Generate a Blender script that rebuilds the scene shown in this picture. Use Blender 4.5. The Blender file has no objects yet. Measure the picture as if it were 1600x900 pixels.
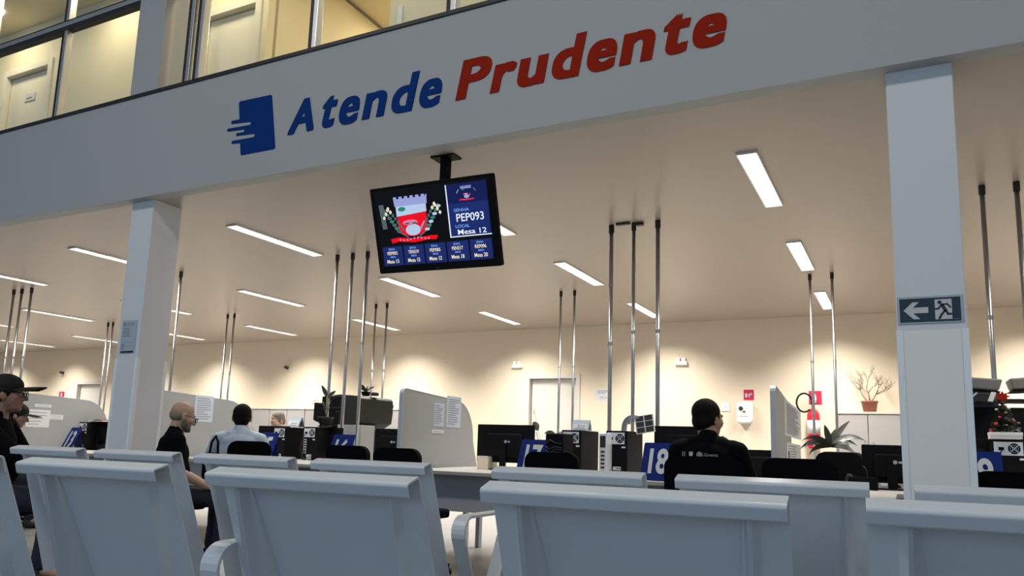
import bpy, bmesh, math, random
from mathutils import Vector, Matrix, Euler, noise
from mathutils.bvhtree import BVHTree
random.seed(7)
PI = math.pi
S = bpy.context.scene
COL = S.collection
# ------------------------------------------------------------------ camera, world, light, exposure
EYE = 0.95
FPX, YAW, PITCH, ROLL, CY = 1198.92, -0.474929, 0.153611, 0.0311183, 511.24
fwd = Vector((math.sin(YAW)*math.cos(PITCH), math.cos(YAW)*math.cos(PITCH), math.sin(PITCH)))
rgt = Vector((math.cos(YAW), -math.sin(YAW), 0)); upv = rgt.cross(fwd)
r2 = math.cos(ROLL)*rgt + math.sin(ROLL)*upv
u2 = -math.sin(ROLL)*rgt + math.cos(ROLL)*upv
cam_d = bpy.data.cameras.new('camera'); cam = bpy.data.objects.new('camera', cam_d); COL.objects.link(cam)
cam.matrix_world = Matrix(((r2.x, u2.x, -fwd.x, 0), (r2.y, u2.y, -fwd.y, 0), (r2.z, u2.z, -fwd.z, EYE), (0, 0, 0, 1)))
cam_d.sensor_fit = 'HORIZONTAL'; cam_d.sensor_width = 36; cam_d.lens = FPX*36/1600
cam_d.shift_y = (CY-450)/1600; cam_d.clip_start = .05; cam_d.clip_end = 200
S.camera = cam
S.view_settings.view_transform = 'Standard'; S.view_settings.look = 'None'
S.view_settings.exposure = 0.0; S.view_settings.gamma = 1; S.view_settings.use_curve_mapping = False
w = bpy.data.worlds.new('world'); S.world = w; w.use_nodes = True
w.node_tree.nodes['Background'].inputs[0].default_value = (.48, .73, 1.02, 1)
w.node_tree.nodes['Background'].inputs[1].default_value = .96
LAMP_W = (31.0, 74.0, 88.0)   # watts per office ceiling light, front / middle / back row
LAMP_SPREAD = 128
MEZZ_W = 15.0        # upper corridor lights
HALL_W = 70.0        # unseen hall lamps, added to brighten the seat tops

def pdir(px, py):
    return r2*((px-800)/FPX) - u2*((py-CY)/FPX) + fwd
def onY(px, py, Y):                      # the point on the plane Y seen there (absolute z)
    d = pdir(px, py); return Vector((d.x*Y/d.y, Y, EYE + d.z*Y/d.y))
def onZ(px, py, Z):                      # the point at height Z seen there
    d = pdir(px, py); t = (Z-EYE)/d.z; return Vector((d.x*t, d.y*t, Z))

# ------------------------------------------------------------------ materials
def mat(name, col, rough=.6, metal=0., spec=.5, var=.0, scale=8., bump=0., emis=None, es=0., coat=0., dots=None):
    m = bpy.data.materials.new(name); m.use_nodes = True; nt = m.node_tree; b = nt.nodes['Principled BSDF']
    c = (*col, 1) if len(col) == 3 else col
    b.inputs['Base Color'].default_value = c
    b.inputs['Roughness'].default_value = rough; b.inputs['Metallic'].default_value = metal
    b.inputs['Specular IOR Level'].default_value = spec; b.inputs['Coat Weight'].default_value = coat
    tc = nt.nodes.new('ShaderNodeTexCoord'); n = nt.nodes.new('ShaderNodeTexNoise'); n.inputs['Scale'].default_value = scale
    n.inputs['Detail'].default_value = 3
    nt.links.new(tc.outputs['Object'], n.inputs['Vector'])
    if var > 0:
        mx = nt.nodes.new('ShaderNodeMix'); mx.data_type = 'RGBA'
        mx.inputs[6].default_value = (*[max(0, v*(1-var)) for v in col[:3]], 1)
        mx.inputs[7].default_value = (*[min(1, v*(1+var)) for v in col[:3]], 1)
        nt.links.new(n.outputs[0], mx.inputs[0]); nt.links.new(mx.outputs[2], b.inputs['Base Color'])
    if bump > 0:
        bp = nt.nodes.new('ShaderNodeBump'); bp.inputs['Strength'].default_value = bump; bp.inputs['Distance'].default_value = .01
        nt.links.new(n.outputs[0], bp.inputs['Height']); nt.links.new(bp.outputs[0], b.inputs['Normal'])
    if emis:
        b.inputs['Emission Color'].default_value = (*emis, 1); b.inputs['Emission Strength'].default_value = es
    return m
def glass_mat(name, tint=(.95, .98, 1), refl=.08):
    m = bpy.data.materials.new(name); m.use_nodes = True; nt = m.node_tree; nt.nodes.clear()
    o = nt.nodes.new('ShaderNodeOutputMaterial'); t = nt.nodes.new('ShaderNodeBsdfTransparent'); t.inputs[0].default_value = (*tint, 1)
    g = nt.nodes.new('ShaderNodeBsdfGlossy'); g.inputs['Roughness'].default_value = .02
    lw = nt.nodes.new('ShaderNodeLayerWeight'); pw = nt.nodes.new('ShaderNodeMath'); pw.operation = 'POWER'; pw.inputs[1].default_value = 5
    f = nt.nodes.new('ShaderNodeMath'); f.operation = 'MULTIPLY_ADD'; f.inputs[1].default_value = .7; f.inputs[2].default_value = refl*.6
    nt.links.new(lw.outputs['Facing'], pw.inputs[0]); nt.links.new(pw.outputs[0], f.inputs[0])
    mx = nt.nodes.new('ShaderNodeMixShader')
    nt.links.new(f.outputs[0], mx.inputs[0]); nt.links.new(t.outputs[0], mx.inputs[1]); nt.links.new(g.outputs[0], mx.inputs[2])
    nt.links.new(mx.outputs[0], o.inputs[0]); return m
M = {}
M['fascia'] = mat('fascia_paint', (.45, .455, .455), .6, var=.03, scale=1.5)
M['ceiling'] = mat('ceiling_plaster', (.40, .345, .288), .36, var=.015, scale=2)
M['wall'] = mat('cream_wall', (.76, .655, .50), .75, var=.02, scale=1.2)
M['mezz'] = mat('upper_wall', (.80, .71, .50), .7, var=.03, scale=2)
M['mezzdoor'] = mat('upper_door_paint', (.80, .74, .60), .6, var=.02)
M['hall_wall'] = mat('hall_wall', (.6, .62, .63), .8, var=.02)
M['floor'] = mat('floor_tile', (.21, .205, .20), .5, var=.08, scale=3)
M['pillar'] = mat('pillar_paint', (.78, .80, .82), .6, var=.02, scale=2)
M['guard'] = mat('white_plastic_trim', (.93, .98, 1.0), .35)
M['clad'] = mat('light_cladding', (.96, .95, .92), .5, var=.01)
M['black'] = mat('black_plastic', (.0045, .0045, .0055), .6, spec=.12, var=.2, scale=30)
M['fabric'] = mat('black_fabric', (.003, .003, .004), .9, spec=.08, var=.3, scale=120, bump=.2)
M['dark'] = mat('dark_grey_plastic', (.03, .03, .033), .5, spec=.3, var=.15, scale=20)
M['printer'] = mat('charcoal_plastic', (.016, .0165, .014), .55, spec=.3, var=.12, scale=20)
M['printerg'] = mat('warm_grey_plastic', (.20, .185, .17), .5, var=.05)
M['seat'] = mat('seat_grey_paint', (.64, .685, .73), .25, spec=.5, metal=.0, var=.04, scale=4, bump=.03)
M['steel'] = mat('galvanised_steel', (.42, .43, .44), .32, metal=.9, var=.12, scale=25)
M['alu'] = mat('aluminium', (.72, .72, .74), .3, metal=.85)
M['frame'] = mat('dark_frame', (.03, .03, .035), .4, metal=.3)
M['white'] = mat('white_plastic', (.82, .82, .80), .45)
M['door'] = mat('white_door', (.64, .60, .54), .55, var=.01)
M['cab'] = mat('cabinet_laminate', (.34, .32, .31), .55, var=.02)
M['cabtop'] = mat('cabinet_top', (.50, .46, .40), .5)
M['desk'] = mat('desk_laminate', (.45, .435, .41), .45, var=.02)
M['deskedge'] = mat('desk_front_panel', (.42, .44, .47), .5, var=.03)
M['panel'] = mat('divider_laminate', (.32, .33, .335), .5, var=.02, scale=3)
M['paneledge'] = mat('divider_edge', (.52, .56, .62), .4)
M['paper'] = mat('paper', (.66, .66, .66), .8, var=.01)
M['bpaper'] = mat('bluish_paper', (.47, .54, .62), .8, var=.02)
M['ink'] = mat('print_grey', (.25, .26, .30), .8)
M['inkdark'] = mat('print_black', (.02, .02, .025), .7)
M['blue'] = mat('sign_blue', (.003, .017, .14), .6, spec=.10, var=.05)
M['digits'] = mat('sign_digits', (.50, .53, .55), .5)
M['navy'] = mat('logo_navy', (.003, .038, .20), .7, spec=.08)
M['brick'] = mat('logo_red', (.34, .018, .005), .7, spec=.08)
M['red'] = mat('red_paint', (.55, .01, .03), .35)
M['redflat'] = mat('red_sign', (.50, .012, .06), .5)
M['greenblk'] = mat('exit_sign_field', (.012, .035, .055), .4)
M['leaf'] = mat('dark_leaf', (.028, .035, .018), .45, var=.3, scale=20)
M['leaf2'] = mat('striped_leaf', (.055, .058, .05), .5, var=.4, scale=25)
M['stem'] = mat('plant_stem', (.20, .17, .10), .7)
M['twig'] = mat('dry_twig', (.22, .16, .10), .8, var=.2)
M['pot'] = mat('black_pot', (.015, .014, .014), .5)
M['terra'] = mat('terracotta', (.26, .085, .06), .7, var=.1)
M['soil'] = mat('soil', (.03, .02, .012), .95)
M['skin'] = mat('skin', (.40, .22, .15), .5, var=.08, scale=15)
M['skin2'] = mat('skin_light', (.50, .32, .23), .5, var=.06, scale=15)
M['hairblk'] = mat('black_hair', (.008, .0065, .0055), .85, spec=.12, var=.4, scale=80, bump=.5)
M['hairgrey'] = mat('short_grey_hair', (.15, .125, .10), .8, var=.3, scale=90, bump=.3)
M['hairshort'] = mat('balding_grey_hair', (.27, .20, .155), .8, var=.15, scale=60)
M['shirtw'] = mat('pale_blue_cotton', (.42, .50, .60), .85, var=.05, scale=9, bump=.4)
M['shirtk'] = mat('black_cotton', (.003, .003, .004), .9, spec=.08, var=.2, scale=9, bump=.3)
M['jeans'] = mat('dark_trousers', (.012, .015, .028), .85, var=.2, scale=40)
M['shoe'] = mat('shoe_leather', (.015, .013, .012), .5)
M['cap'] = mat('cap_fabric', (.025, .025, .022), .9, spec=.15, var=.5, scale=14)
M['lens'] = glass_mat('lens_glass')
M['glass'] = glass_mat('pane_glass')
M['tube'] = mat('lamp_diffuser', (1, 1, 1), .5, emis=(1, .98, .93), es=2.2)
M['louver'] = mat('lamp_louver', (.75, .77, .8), .4, metal=.3)
M['scr_black'] = mat('screen_black', (.002, .002, .003), .15)
def emi(name, c, s=1.0): return mat(name, (c[0]*.05, c[1]*.05, c[2]*.05), .2, emis=c, es=s)
M['scr_navy'] = emi('screen_navy', (.008, .02, .14), 1)
M['scr_navy2'] = emi('screen_navy_dark', (.003, .008, .08), 1)
M['scr_blue'] = emi('screen_light_blue', (.18, .36, .85), .9)
M['scr_white'] = emi('screen_white', (.80, .86, 1), .95)
M['scr_cream'] = emi('screen_cream', (.95, .85, .60), .85)
M['scr_red'] = emi('screen_red', (.85, .0, .01), .95)
M['scr_pink'] = emi('screen_pink', (.85, .25, .45), .8)
M['scr_lilac'] = emi('screen_lilac', (.36, .40, .80), .85)
M['scr_pale'] = emi('screen_pale_blue', (.52, .68, .92), .85)
M['scr_green'] = emi('screen_green', (.02, .25, .16), .9)
M['scr_grey'] = emi('screen_grey', (.10, .12, .15), .9)
M['monlogo'] = mat('monitor_logo', (.5, .5, .5), .3, metal=.6)

# ------------------------------------------------------------------ helpers
def tag(o, label=None, cat=None, group=None, kind=None):
    if label: o['label'] = label
    if cat: o['category'] = cat
    if group: o['group'] = group
    if kind: o['kind'] = kind
    return o
def thing(name, label, cat, loc=(0, 0, 0), rz=0., group=None, rot=None):
    o = bpy.data.objects.new(name, None); COL.objects.link(o); o.empty_display_size = .1
    o.location = loc; o.rotation_euler = rot if rot else (0, 0, rz)
    return tag(o, label, cat, group)
def obj(name, bm, m, parent=None, bevel=0., smooth=False, loc=None, rz=0., seg=2):
    me = bpy.data.meshes.new(name)
    if isinstance(bm, bpy.types.Mesh): me = bm
    else:
        bmesh.ops.recalc_face_normals(bm, faces=bm.faces); bm.to_mesh(me); bm.free()
    for k in (m if isinstance(m, (list, tuple)) else [m]): me.materials.append(M[k])
    if smooth: me.shade_smooth()
    o = bpy.data.objects.new(name, me); COL.objects.link(o)
    if parent: o.parent = parent
    if loc is not None: o.location = loc
    if rz: o.rotation_euler = (0, 0, rz)
    if bevel:
        b = o.modifiers.new('bevel', 'BEVEL'); b.width = bevel; b.segments = seg; b.limit_method = 'ANGLE'; b.angle_limit = .6
    return o
def struct(name, bm, m, **k): return tag(obj(name, bm, m, **k), kind='structure')
def B(): return bmesh.new()
def bx(bm, x0, x1, y0, y1, z0, z1, mi=0, mtx=None):
    vs = [bm.verts.new((x, y, z)) for x in (x0, x1) for y in (y0, y1) for z in (z0, z1)]
    for f in ((0, 1, 3, 2), (4, 6, 7, 5), (0, 4, 5, 1), (2, 3, 7, 6), (0, 2, 6, 4), (1, 5, 7, 3)):
        fc = bm.faces.new([vs[i] for i in f]); fc.material_index = mi
    if mtx:
        for v in vs: v.co = mtx @ v.co
    return bm
def cyl(bm, p0, p1, r0, r1=None, n=12, caps=True, mi=0):
    r1 = r0 if r1 is None else r1; p0 = Vector(p0); p1 = Vector(p1); d = (p1-p0).normalized()
    a = d.orthogonal().normalized(); b = d.cross(a)
    A = [bm.verts.new(p0+r0*(math.cos(t)*a+math.sin(t)*b)) for t in [2*PI*i/n for i in range(n)]]
    C = [bm.verts.new(p1+r1*(math.cos(t)*a+math.sin(t)*b)) for t in [2*PI*i/n for i in range(n)]]
    for i in range(n):
        f = bm.faces.new((A[i], A[(i+1) % n], C[(i+1) % n], C[i])); f.material_index = mi
    if caps: bm.faces.new(A).material_index = mi; bm.faces.new(C).material_index = mi
    return bm
def tube(bm, pts, r, n=8, mi=0, closed=False):
    pts = [Vector(p) for p in pts]; rs = r if isinstance(r, (list, tuple)) else [r]*len(pts); rings = []
    nrm = None
    for i, p in enumerate(pts):
        d = (pts[min(i+1, len(pts)-1)]-pts[max(i-1, 0)]).normalized()
        if nrm is None: nrm = d.orthogonal().normalized()
        nrm = (nrm-d*nrm.dot(d)).normalized(); b = d.cross(nrm)
        rings.append([bm.verts.new(p+rs[i]*(math.cos(t)*nrm+math.sin(t)*b)) for t in [2*PI*k/n for k in range(n)]])
    for i in range(len(rings)-1):
        for k in range(n):
            f = bm.faces.new((rings[i][k], rings[i][(k+1) % n], rings[i+1][(k+1) % n], rings[i+1][k])); f.material_index = mi; f.smooth = True
    bm.faces.new(rings[0]).material_index = mi; bm.faces.new(rings[-1]).material_index = mi
    return bm
def prism(bm, pts, plane, a, b, mi=0):
    """outline pts extruded between a and b along the axis the plane leaves out ('xz' -> y, 'yz' -> x, 'xy' -> z)"""
    def P(u, v, w): return {'xz': (u, w, v), 'yz': (w, u, v), 'xy': (u, v, w)}[plane]
    A = [bm.verts.new(P(u, v, a)) for u, v in pts]; C = [bm.verts.new(P(u, v, b)) for u, v in pts]; n = len(pts)
    bm.faces.new(A).material_index = mi; bm.faces.new(C).material_index = mi
    for i in range(n):
        f = bm.faces.new((A[i], A[(i+1) % n], C[(i+1) % n], C[i])); f.material_index = mi
    return bm
def lathe(bm, prof, c=(0, 0, 0), n=24, mi=0):
    c = Vector(c); rings = [[bm.verts.new(c+Vector((r*math.cos(2*PI*k/n), r*math.sin(2*PI*k/n), z))) for k in range(n)] for r, z in prof]
    for i in range(len(rings)-1):
        for k in range(n):
            f = bm.faces.new((rings[i][k], rings[i][(k+1) % n], rings[i+1][(k+1) % n], rings[i+1][k])); f.material_index = mi; f.smooth = True
    bm.faces.new(rings[0]).material_index = mi; bm.faces.new(rings[-1]).material_index = mi
    return bm
def ball(bm, c, r, mi=0, sub=2):
    rr = r if isinstance(r, (tuple, list)) else (r, r, r)
    g = bmesh.ops.create_icosphere(bm, subdivisions=sub, radius=1)
    for v in g['verts']:
        v.co = Vector((v.co.x*rr[0], v.co.y*rr[1], v.co.z*rr[2]))+Vector(c)
        for f in v.link_faces: f.material_index = mi; f.smooth = True
    return bm
def rrect(w, h, r, n=5, cx=0, cz=0):
    out = []
    for sx, sz, a0 in ((1, 1, 0), (-1, 1, PI/2), (-1, -1, PI), (1, -1, 1.5*PI)):
        for i in range(n+1):
            a = a0+PI/2*i/n; out.append((cx+sx*(w/2-r)+r*math.cos(a), cz+sz*(h/2-r)+r*math.sin(a)))
    return out
def text_mesh(s, size=1., shear=0., bold=0., ext=.002, res=6):
    c = bpy.data.curves.new('txt', 'FONT'); c.body = s; c.size = size; c.shear = shear; c.offset = bold; c.extrude = ext; c.resolution_u = res
    o = bpy.data.objects.new('txt', c); COL.objects.link(o)
    dg = bpy.context.evaluated_depsgraph_get(); me = bpy.data.meshes.new_from_object(o.evaluated_get(dg))
    bpy.data.objects.remove(o); bpy.data.curves.remove(c)
    bm = B(); bm.from_mesh(me); bpy.data.meshes.remove(me); return bm
def add_bm(dst, src, mtx, mi=0):
    mp = {}
    for v in src.verts: mp[v] = dst.verts.new(mtx @ v.co)
    for f in src.faces:
        try: g = dst.faces.new([mp[v] for v in f.verts]); g.material_index = mi
        except ValueError: pass
    src.free(); return dst
def fit_text(dst, s, x0, x1, z0, z1, y=0., shear=0., bold=0., ext=.001, mi=0, keep_h=True):
    """text stretched to x0..x1 and z0..z1 (its own bounding box) standing in the xz plane, facing -y"""
    t = text_mesh(s, 1., 0, bold, ext, 4)
    xs = [v.co.x for v in t.verts]; ys = [v.co.y for v in t.verts]
    ax, bx_, ay, by = min(xs), max(xs), min(ys), max(ys)
    sx = (x1-x0)/(bx_-ax); sz = (z1-z0)/(by-ay)
    m = Matrix(((sx, shear*sz, 0, x0-ax*sx-shear*sz*ay), (0, 0, -1, y), (0, sz, 0, z0-ay*sz), (0, 0, 0, 1)))
    return add_bm(dst, t, m, mi)
def copy_tree(o, parent=None):
    c = o.copy(); COL.objects.link(c)
    if parent: c.parent = parent
    for ch in list(o.children): copy_tree(ch, c)
    return c

# ================================================================== THE BUILDING
CZ = EYE+2.10          # office ceiling
YF = 4.36              # face of the fascia
YB = 12.35             # back wall
XL, XR = -25., 4.5
UF = EYE+2.55          # upper floor level
UC = EYE+5.33          # upper ceiling
FT = EYE+3.08          # top of the fascia
struct('floor', bx(B(), XL, XR+2, -9, YB+.2, -.1, 0), 'floor')
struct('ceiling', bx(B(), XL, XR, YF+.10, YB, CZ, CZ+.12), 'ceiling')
bw = B(); bx(bw, XL, XR, YB+.12, YB+.3, -.0, CZ+.1)
doors_b = [(-18.72, -17.75, EYE+1.25), (-6.0, -5.02, EYE+1.24)]
segs = [XL, doors_b[0][0], doors_b[0][1], doors_b[1][0], doors_b[1][1], XR]
for a, b in ((segs[0], segs[1]), (segs[2], segs[3]), (segs[4], segs[5])): bx(bw, a, b, YB, YB+.121, 0, CZ+.1)
for x0, x1, zt in doors_b: bx(bw, x0, x1, YB, YB+.121, zt, CZ+.1)
struct('wall_back', bw, 'wall')
struct('wall_left', bx(B(), XL-.2, XL, -9, YB+.3, 0, 7), 'wall')
struct('wall_right', bx(B(), XR, XR+.2, YF, YB+.3, 0, CZ+.1), 'wall')
for i, (x0, x1, zt) in enumerate(doors_b):
    d = struct('door_%d' % (i+1), bx(B(), x0+.06, x1-.06, YB+.08, YB+.115, .01, zt-.05), 'door', bevel=.003)
    fr = B(); t = .07
    for a, b in ((x0-.03, x0+t-.03), (x1-t+.03, x1+.03)): bx(fr, a, b, YB-.015, YB+.11, 0, zt+.03)
    bx(fr, x0+t-.03, x1-t+.03, YB-.015, YB+.11, zt-.04, zt+.03)
    obj('door_frame', fr, 'door', d, bevel=.004)
    h = B(); cyl(h, (x0+.14, YB+.08, 1.02), (x0+.14, YB+.03, 1.02), .012); cyl(h, (x0+.14, YB+.03, 1.02), (x0+.26, YB+.03, 1.02), .009)
    obj('door_handle', h, 'alu', d, smooth=True)
# fascia
fs = B(); bx(fs, XL, XR+2, YF, YF+.12, CZ-.003, FT)
struct('wall_front', fs, 'fascia')
cap = B(); bx(cap, XL, XR+2, YF-.012, YF+.13, FT, FT+.035)
struct('trim_1', cap, 'frame', bevel=.004)
# hall shell
struct('wall_hall_right', bx(B(), XR+2, XR+2.2, -9, YF+.1, 0, 7.5), 'hall_wall')
struct('ceiling_hall', bx(B(), XL, XR+2, -9, YF+.1, 7.5, 7.7), 'hall_wall')
rw = B()
bx(rw, XL, XR+2, -9.2, -9, 0, .5); bx(rw, XL, XR+2, -9.2, -9, 5.4, 7.5)
x = XL
while x < XR+2: bx(rw, x, x+.35, -9.2, -9, .5, 5.4); x += 4.0
struct('wall_rear', rw, 'hall_wall')
# ---- upper floor
struct('floor_upper', bx(B(), XL, XR+2, YF+.125, 9.8, UF-.2, UF), 'floor')
struct('ceiling_upper', bx(B(), XL, XR+2, YF+.02, 9.8, UC, UC+.1), 'mezz')
YC = 5.5
uw = B(); RX0, RX1 = -5.86, -4.25          # opening of the side passage
dU = [(-10.60, -9.63, EYE+4.72), (-6.84, -6.0, EYE+4.67)]
sg = [(XL, dU[0][0]), (dU[0][1], dU[1][0]), (dU[1][1], RX0), (RX1, XR+2)]
for a, b in sg: bx(uw, a, b, YC, YC+.1, UF, UC)
for x0, x1, zt in dU: bx(uw, x0, x1, YC, YC+.1, zt, UC); bx(uw, x0, x1, YC+.1, YC+.14, UF, UC)
struct('wall_upper', uw, 'mezz')
struct('wall_passage_left', bx(B(), RX0-.14, RX0, YC+.141, 9.8, UF, UC), 'mezz')
struct('wall_passage_right', bx(B(), RX1, RX1+.1, YC+.10, 9.8, UF, UC), 'mezz')
struct('wall_passage_end', bx(B(), RX0-.3, RX1+.3, 9.8, 9.9, UF, UC), 'mezz')
ln = B(); bx(ln, RX0-.001, RX0+.012, YC+.15, 9.79, UC-.035, UC-.001); struct('trim_2', ln, 'printerg')
ge = B(); bx(ge, RX1+.10, RX1+.145, YC-.015, YC-.001, UF, EYE+4.12); struct('trim_3', ge, 'white')
for i, (x0, x1, zt) in enumerate(dU):
    d = struct('door_%d' % (i+3), bx(B(), x0+.05, x1-.05, YC+.055, YC+.095, UF+.01, zt-.05), 'mezzdoor', bevel=.004)
    fr = B()
    for a, b in ((x0-.05, x0+.04), (x1-.04, x1+.05)): bx(fr, a, b, YC-.02, YC+.09, UF, zt+.05)
    bx(fr, x0+.04, x1-.04, YC-.02, YC+.09, zt-.04, zt+.05)
    obj('door_frame', fr, 'mezzdoor', d, bevel=.006)
    if i == 0:
        p = B(); c = onY(47, 152, YC+.05); bx(p, c.x-.11, c.x+.11, YC+.045, YC+.055, c.z-.05, c.z+.05); obj('door_sign', p, 'paper', d)
        p = B(); bx(p, c.x-.07, c.x+.05, YC+.043, YC+.045, c.z-.02, c.z+.0); obj('door_sign_print', p, 'ink', d)
# glass wall of the upper floor: mullions, transom, panes
YG = YF+.07
ZT0, ZT1 = EYE+4.10, EYE+4.24
glass_x = [-13.0, -11.65, -10.3, -8.95, -7.58, -6.24]
mull = [-11.65, -10.3, -8.95, -7.58, -5.68, -5.55, -4.20, -2.87, -1.52, -.17, 1.18, 2.5]
mm = B()
for xm in mull:
    bx(mm, xm-.035, xm+.0, YG-.01, YG+.06, FT+.035, UC, 1); bx(mm, xm, xm+.045, YG-.01, YG+.06, FT+.035, UC, 0)
struct('window_1_mullions', mm, ['alu', 'frame'], bevel=.004)
tr = B(); bx(tr, XL, -6.24, YG-.015, YG+.06, ZT0, ZT0+.045, 1); bx(tr, XL, -6.24, YG-.02, YG+.06, ZT0+.045, ZT0+.09, 0); bx(tr, XL, -6.24, YG-.015, YG+.06, ZT0+.09, ZT0+.11, 1)
bx(tr, -5.96, XR+2, YG-.015, YG+.06, ZT0, ZT0+.045, 1); bx(tr, -5.96, XR+2, YG-.02, YG+.06, ZT0+.045, ZT0+.09, 0)
struct('window_1_transom', tr, ['alu', 'frame'], bevel=.003)
edges = [-13.0, -11.65, -10.3, -8.95, -7.58, -6.24], [-5.96, -5.55, -4.20, -2.87, -1.52, -.17, 1.18, 2.5]
n = 1
for row in edges:
    for a, b in zip(row[:-1], row[1:]):
        g = struct('window_%d' % (n+1), bx(B(), a+.03, b-.03, YG+.02, YG+.028, FT+.035, UC-.01), 'glass'); n += 1
# upper part of the hall column
struct('wall_column_upper', bx(B(), -6.34, -5.97, YF+.01, YF+.36, FT+.035, UC-.01), 'fascia')
# pillars with corner guards
def pillar(name, x0, x1, y0, y1, label):
    t = thing(name, label, 'pillar', ((x0+x1)/2, (y0+y1)/2, 0))
    w_, d_ = (x1-x0)/2, (y1-y0)/2
    obj('shaft', bx(B(), -w_, w_, -d_, d_, 0, CZ-.001), 'pillar', t, bevel=.004)
    for sx in (-1, 1):
        for sy in (-1, 1):
            g = B(); e = .004
            xa, xb = sorted((sx*(w_+e), sx*(w_-.028))); ya, yb = sorted((sy*(d_+e), sy*(d_)))
            bx(g, xa, xb, ya, yb, .0, EYE+.66)
            xa, xb = sorted((sx*(w_+e), sx*w_)); ya, yb = sorted((sy*d_, sy*(d_-.028)))
            bx(g, xa, xb, ya, yb, .0, EYE+.66)
            obj('corner_guard', g, 'guard', t)
    return t
P1 = pillar('square_pillar', -6.245, -5.955, 4.45, 4.75, 'square grey pillar on the left carrying a white notice sheet')
P2 = pillar('square_pillar', -.02, .30, 4.45, 4.75, 'square grey pillar on the right carrying the emergency exit sign')

obj('cladding', bx(B(), -.130, .130, -.1535, -.1502, 0, EYE+.655), 'clad', P2)
# ================================================================== CEILING LIGHTS
def make_lamp():
    t = thing('ceiling_light', 'recessed fluorescent ceiling light with white louvre', 'ceiling light')
    hw, hl = .066, .64
    obj('diffuser', bx(B(), -hw, hw, -hl, hl, -.006, -.001), 'tube', t)
    f = B()
    bx(f, -hw-.008, -hw, -hl-.008, hl+.008, -.018, -.001); bx(f, hw, hw+.008, -hl-.008, hl+.008, -.018, -.001)
    bx(f, -hw, hw, -hl-.008, -hl, -.018, -.001); bx(f, -hw, hw, hl, hl+.008, -.018, -.001)
    obj('frame', f, 'white', t)
    l = B()
    for k in range(1, 13):
        y = -hl+2*hl*k/13; bx(l, -hw+.02, hw-.02, y-.0035, y+.0035, -.016, -.007)
    obj('louver', l, 'louver', t)
    ld = bpy.data.lights.new('lamp_light', 'AREA'); ld.shape = 'RECTANGLE'; ld.size = .13; ld.size_y = 1.26; ld.energy = LAMP_W[0]
    ld.color = (1, .955, .885); ld.spread = math.radians(LAMP_SPREAD)
    lo = bpy.data.objects.new('lamp_light', ld); COL.objects.link(lo); lo.parent = t; lo.location = (0, 0, -.022)
    return t
LX = [1.57, -.92, -3.45, -5.92, -8.44, -10.98, -13.60, -16.15, -18.85, -21.4]
LY = [(5.96, 'front row by the fascia'), (8.49, 'middle row'), (11.08, 'back row near the cream wall')]
lamp0 = None
hint = {(1, 0): 'largest fluorescent ceiling light, wide white louvre near the right pillar', (1, 1): 'fluorescent ceiling light just above the pair of poles near the red signs',
        (1, 2): 'short looking fluorescent ceiling light behind the right pair of thin poles', (2, 0): 'fluorescent ceiling light mostly hidden behind the hanging television',
        (2, 1): 'fluorescent ceiling light right of the television, above the two thin poles', (2, 2): 'fluorescent ceiling light crossed by the tall central poles near the back wall',
        (3, 0): 'long fluorescent ceiling light between the left pillar and the television', (3, 1): 'fluorescent ceiling light directly below the hanging television',
        (3, 2): 'fluorescent ceiling light over the back wall, right below the television', (4, 0): 'fluorescent ceiling light partly behind the left pillar, left of it',
        (4, 1): 'fluorescent ceiling light right of the left pillar, second one down', (4, 2): 'fluorescent ceiling light crossed by three steel poles near the back wall',
        (5, 0): 'fluorescent ceiling light at the left picture edge above the three poles', (5, 1): 'stub of a ceiling light showing just right of the left pillar',
        (5, 2): 'thin fluorescent ceiling light above the back wall over the black office chair', (6, 1): 'long thin ceiling light between the leftmost poles and the left pillar',
        (6, 2): 'lowest ceiling light showing just right of the left pillar', (7, 2): 'thin ceiling light crossed by the pair of poles beside the left pillar',
        (8, 2): 'faint ceiling light near the back wall crossed by the leftmost poles', (7, 1): 'faint ceiling light fragment at the left picture edge'}
for i, x in enumerate(LX):
    for j, (y, wd) in enumerate(LY):
        if (i, j) in ((9, 0), (8, 0), (7, 0)): continue
        o = lamp0 if lamp0 is None else None
        if lamp0 is None:
            lamp0 = o = make_lamp(); d0 = [c for c in o.children if c.type == 'LIGHT'][0].data; lamp_data = [d0]
            for w_ in LAMP_W[1:]: d1 = d0.copy(); d1.energy = w_; lamp_data.append(d1)
        else: o = copy_tree(lamp0)
        o.location = (x, y, CZ)
        if j:                       # own light data per row
            lo = [c for c in o.children if c.type == 'LIGHT'][0]; lo.data = lamp_data[j]
        o['group'] = 'fluorescent ceiling lights of the office'
        o['label'] = hint.get((i, j), 'recessed fluorescent ceiling light, %s' % wd)
# upper corridor lamps
def round_lamp(x, y, z, W, col, lab, r=.16, name='round_ceiling_lamp', grp=None):
    t = thing(name, lab, 'ceiling light', (x, y, z), group=grp)
    obj('shade', lathe(B(), [(r, -.001), (r, -.03), (r*.8, -.05), (.01, -.06)]), 'tube', t)
    ld = bpy.data.lights.new('lamp_light', 'AREA'); ld.shape = 'DISK'; ld.size = r*2; ld.energy = W; ld.color = col
    lo = bpy.data.objects.new('lamp_light', ld); COL.objects.link(lo); lo.parent = t; lo.location = (0, 0, -.07)
for k, x in enumerate((-12.2, -10.2, -8.2, -6.4, -4.9, -3.0, -1.0)):
    round_lamp(x, 4.98, UC, MEZZ_W, (1, .86, .58), 'round lamp on the upper corridor ceiling', grp='round lamps of the upper corridor')
round_lamp(-5.0, 7.6, UC, MEZZ_W*2.6, (1, .84, .56), 'round lamp on the ceiling of the upper side passage')
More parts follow.
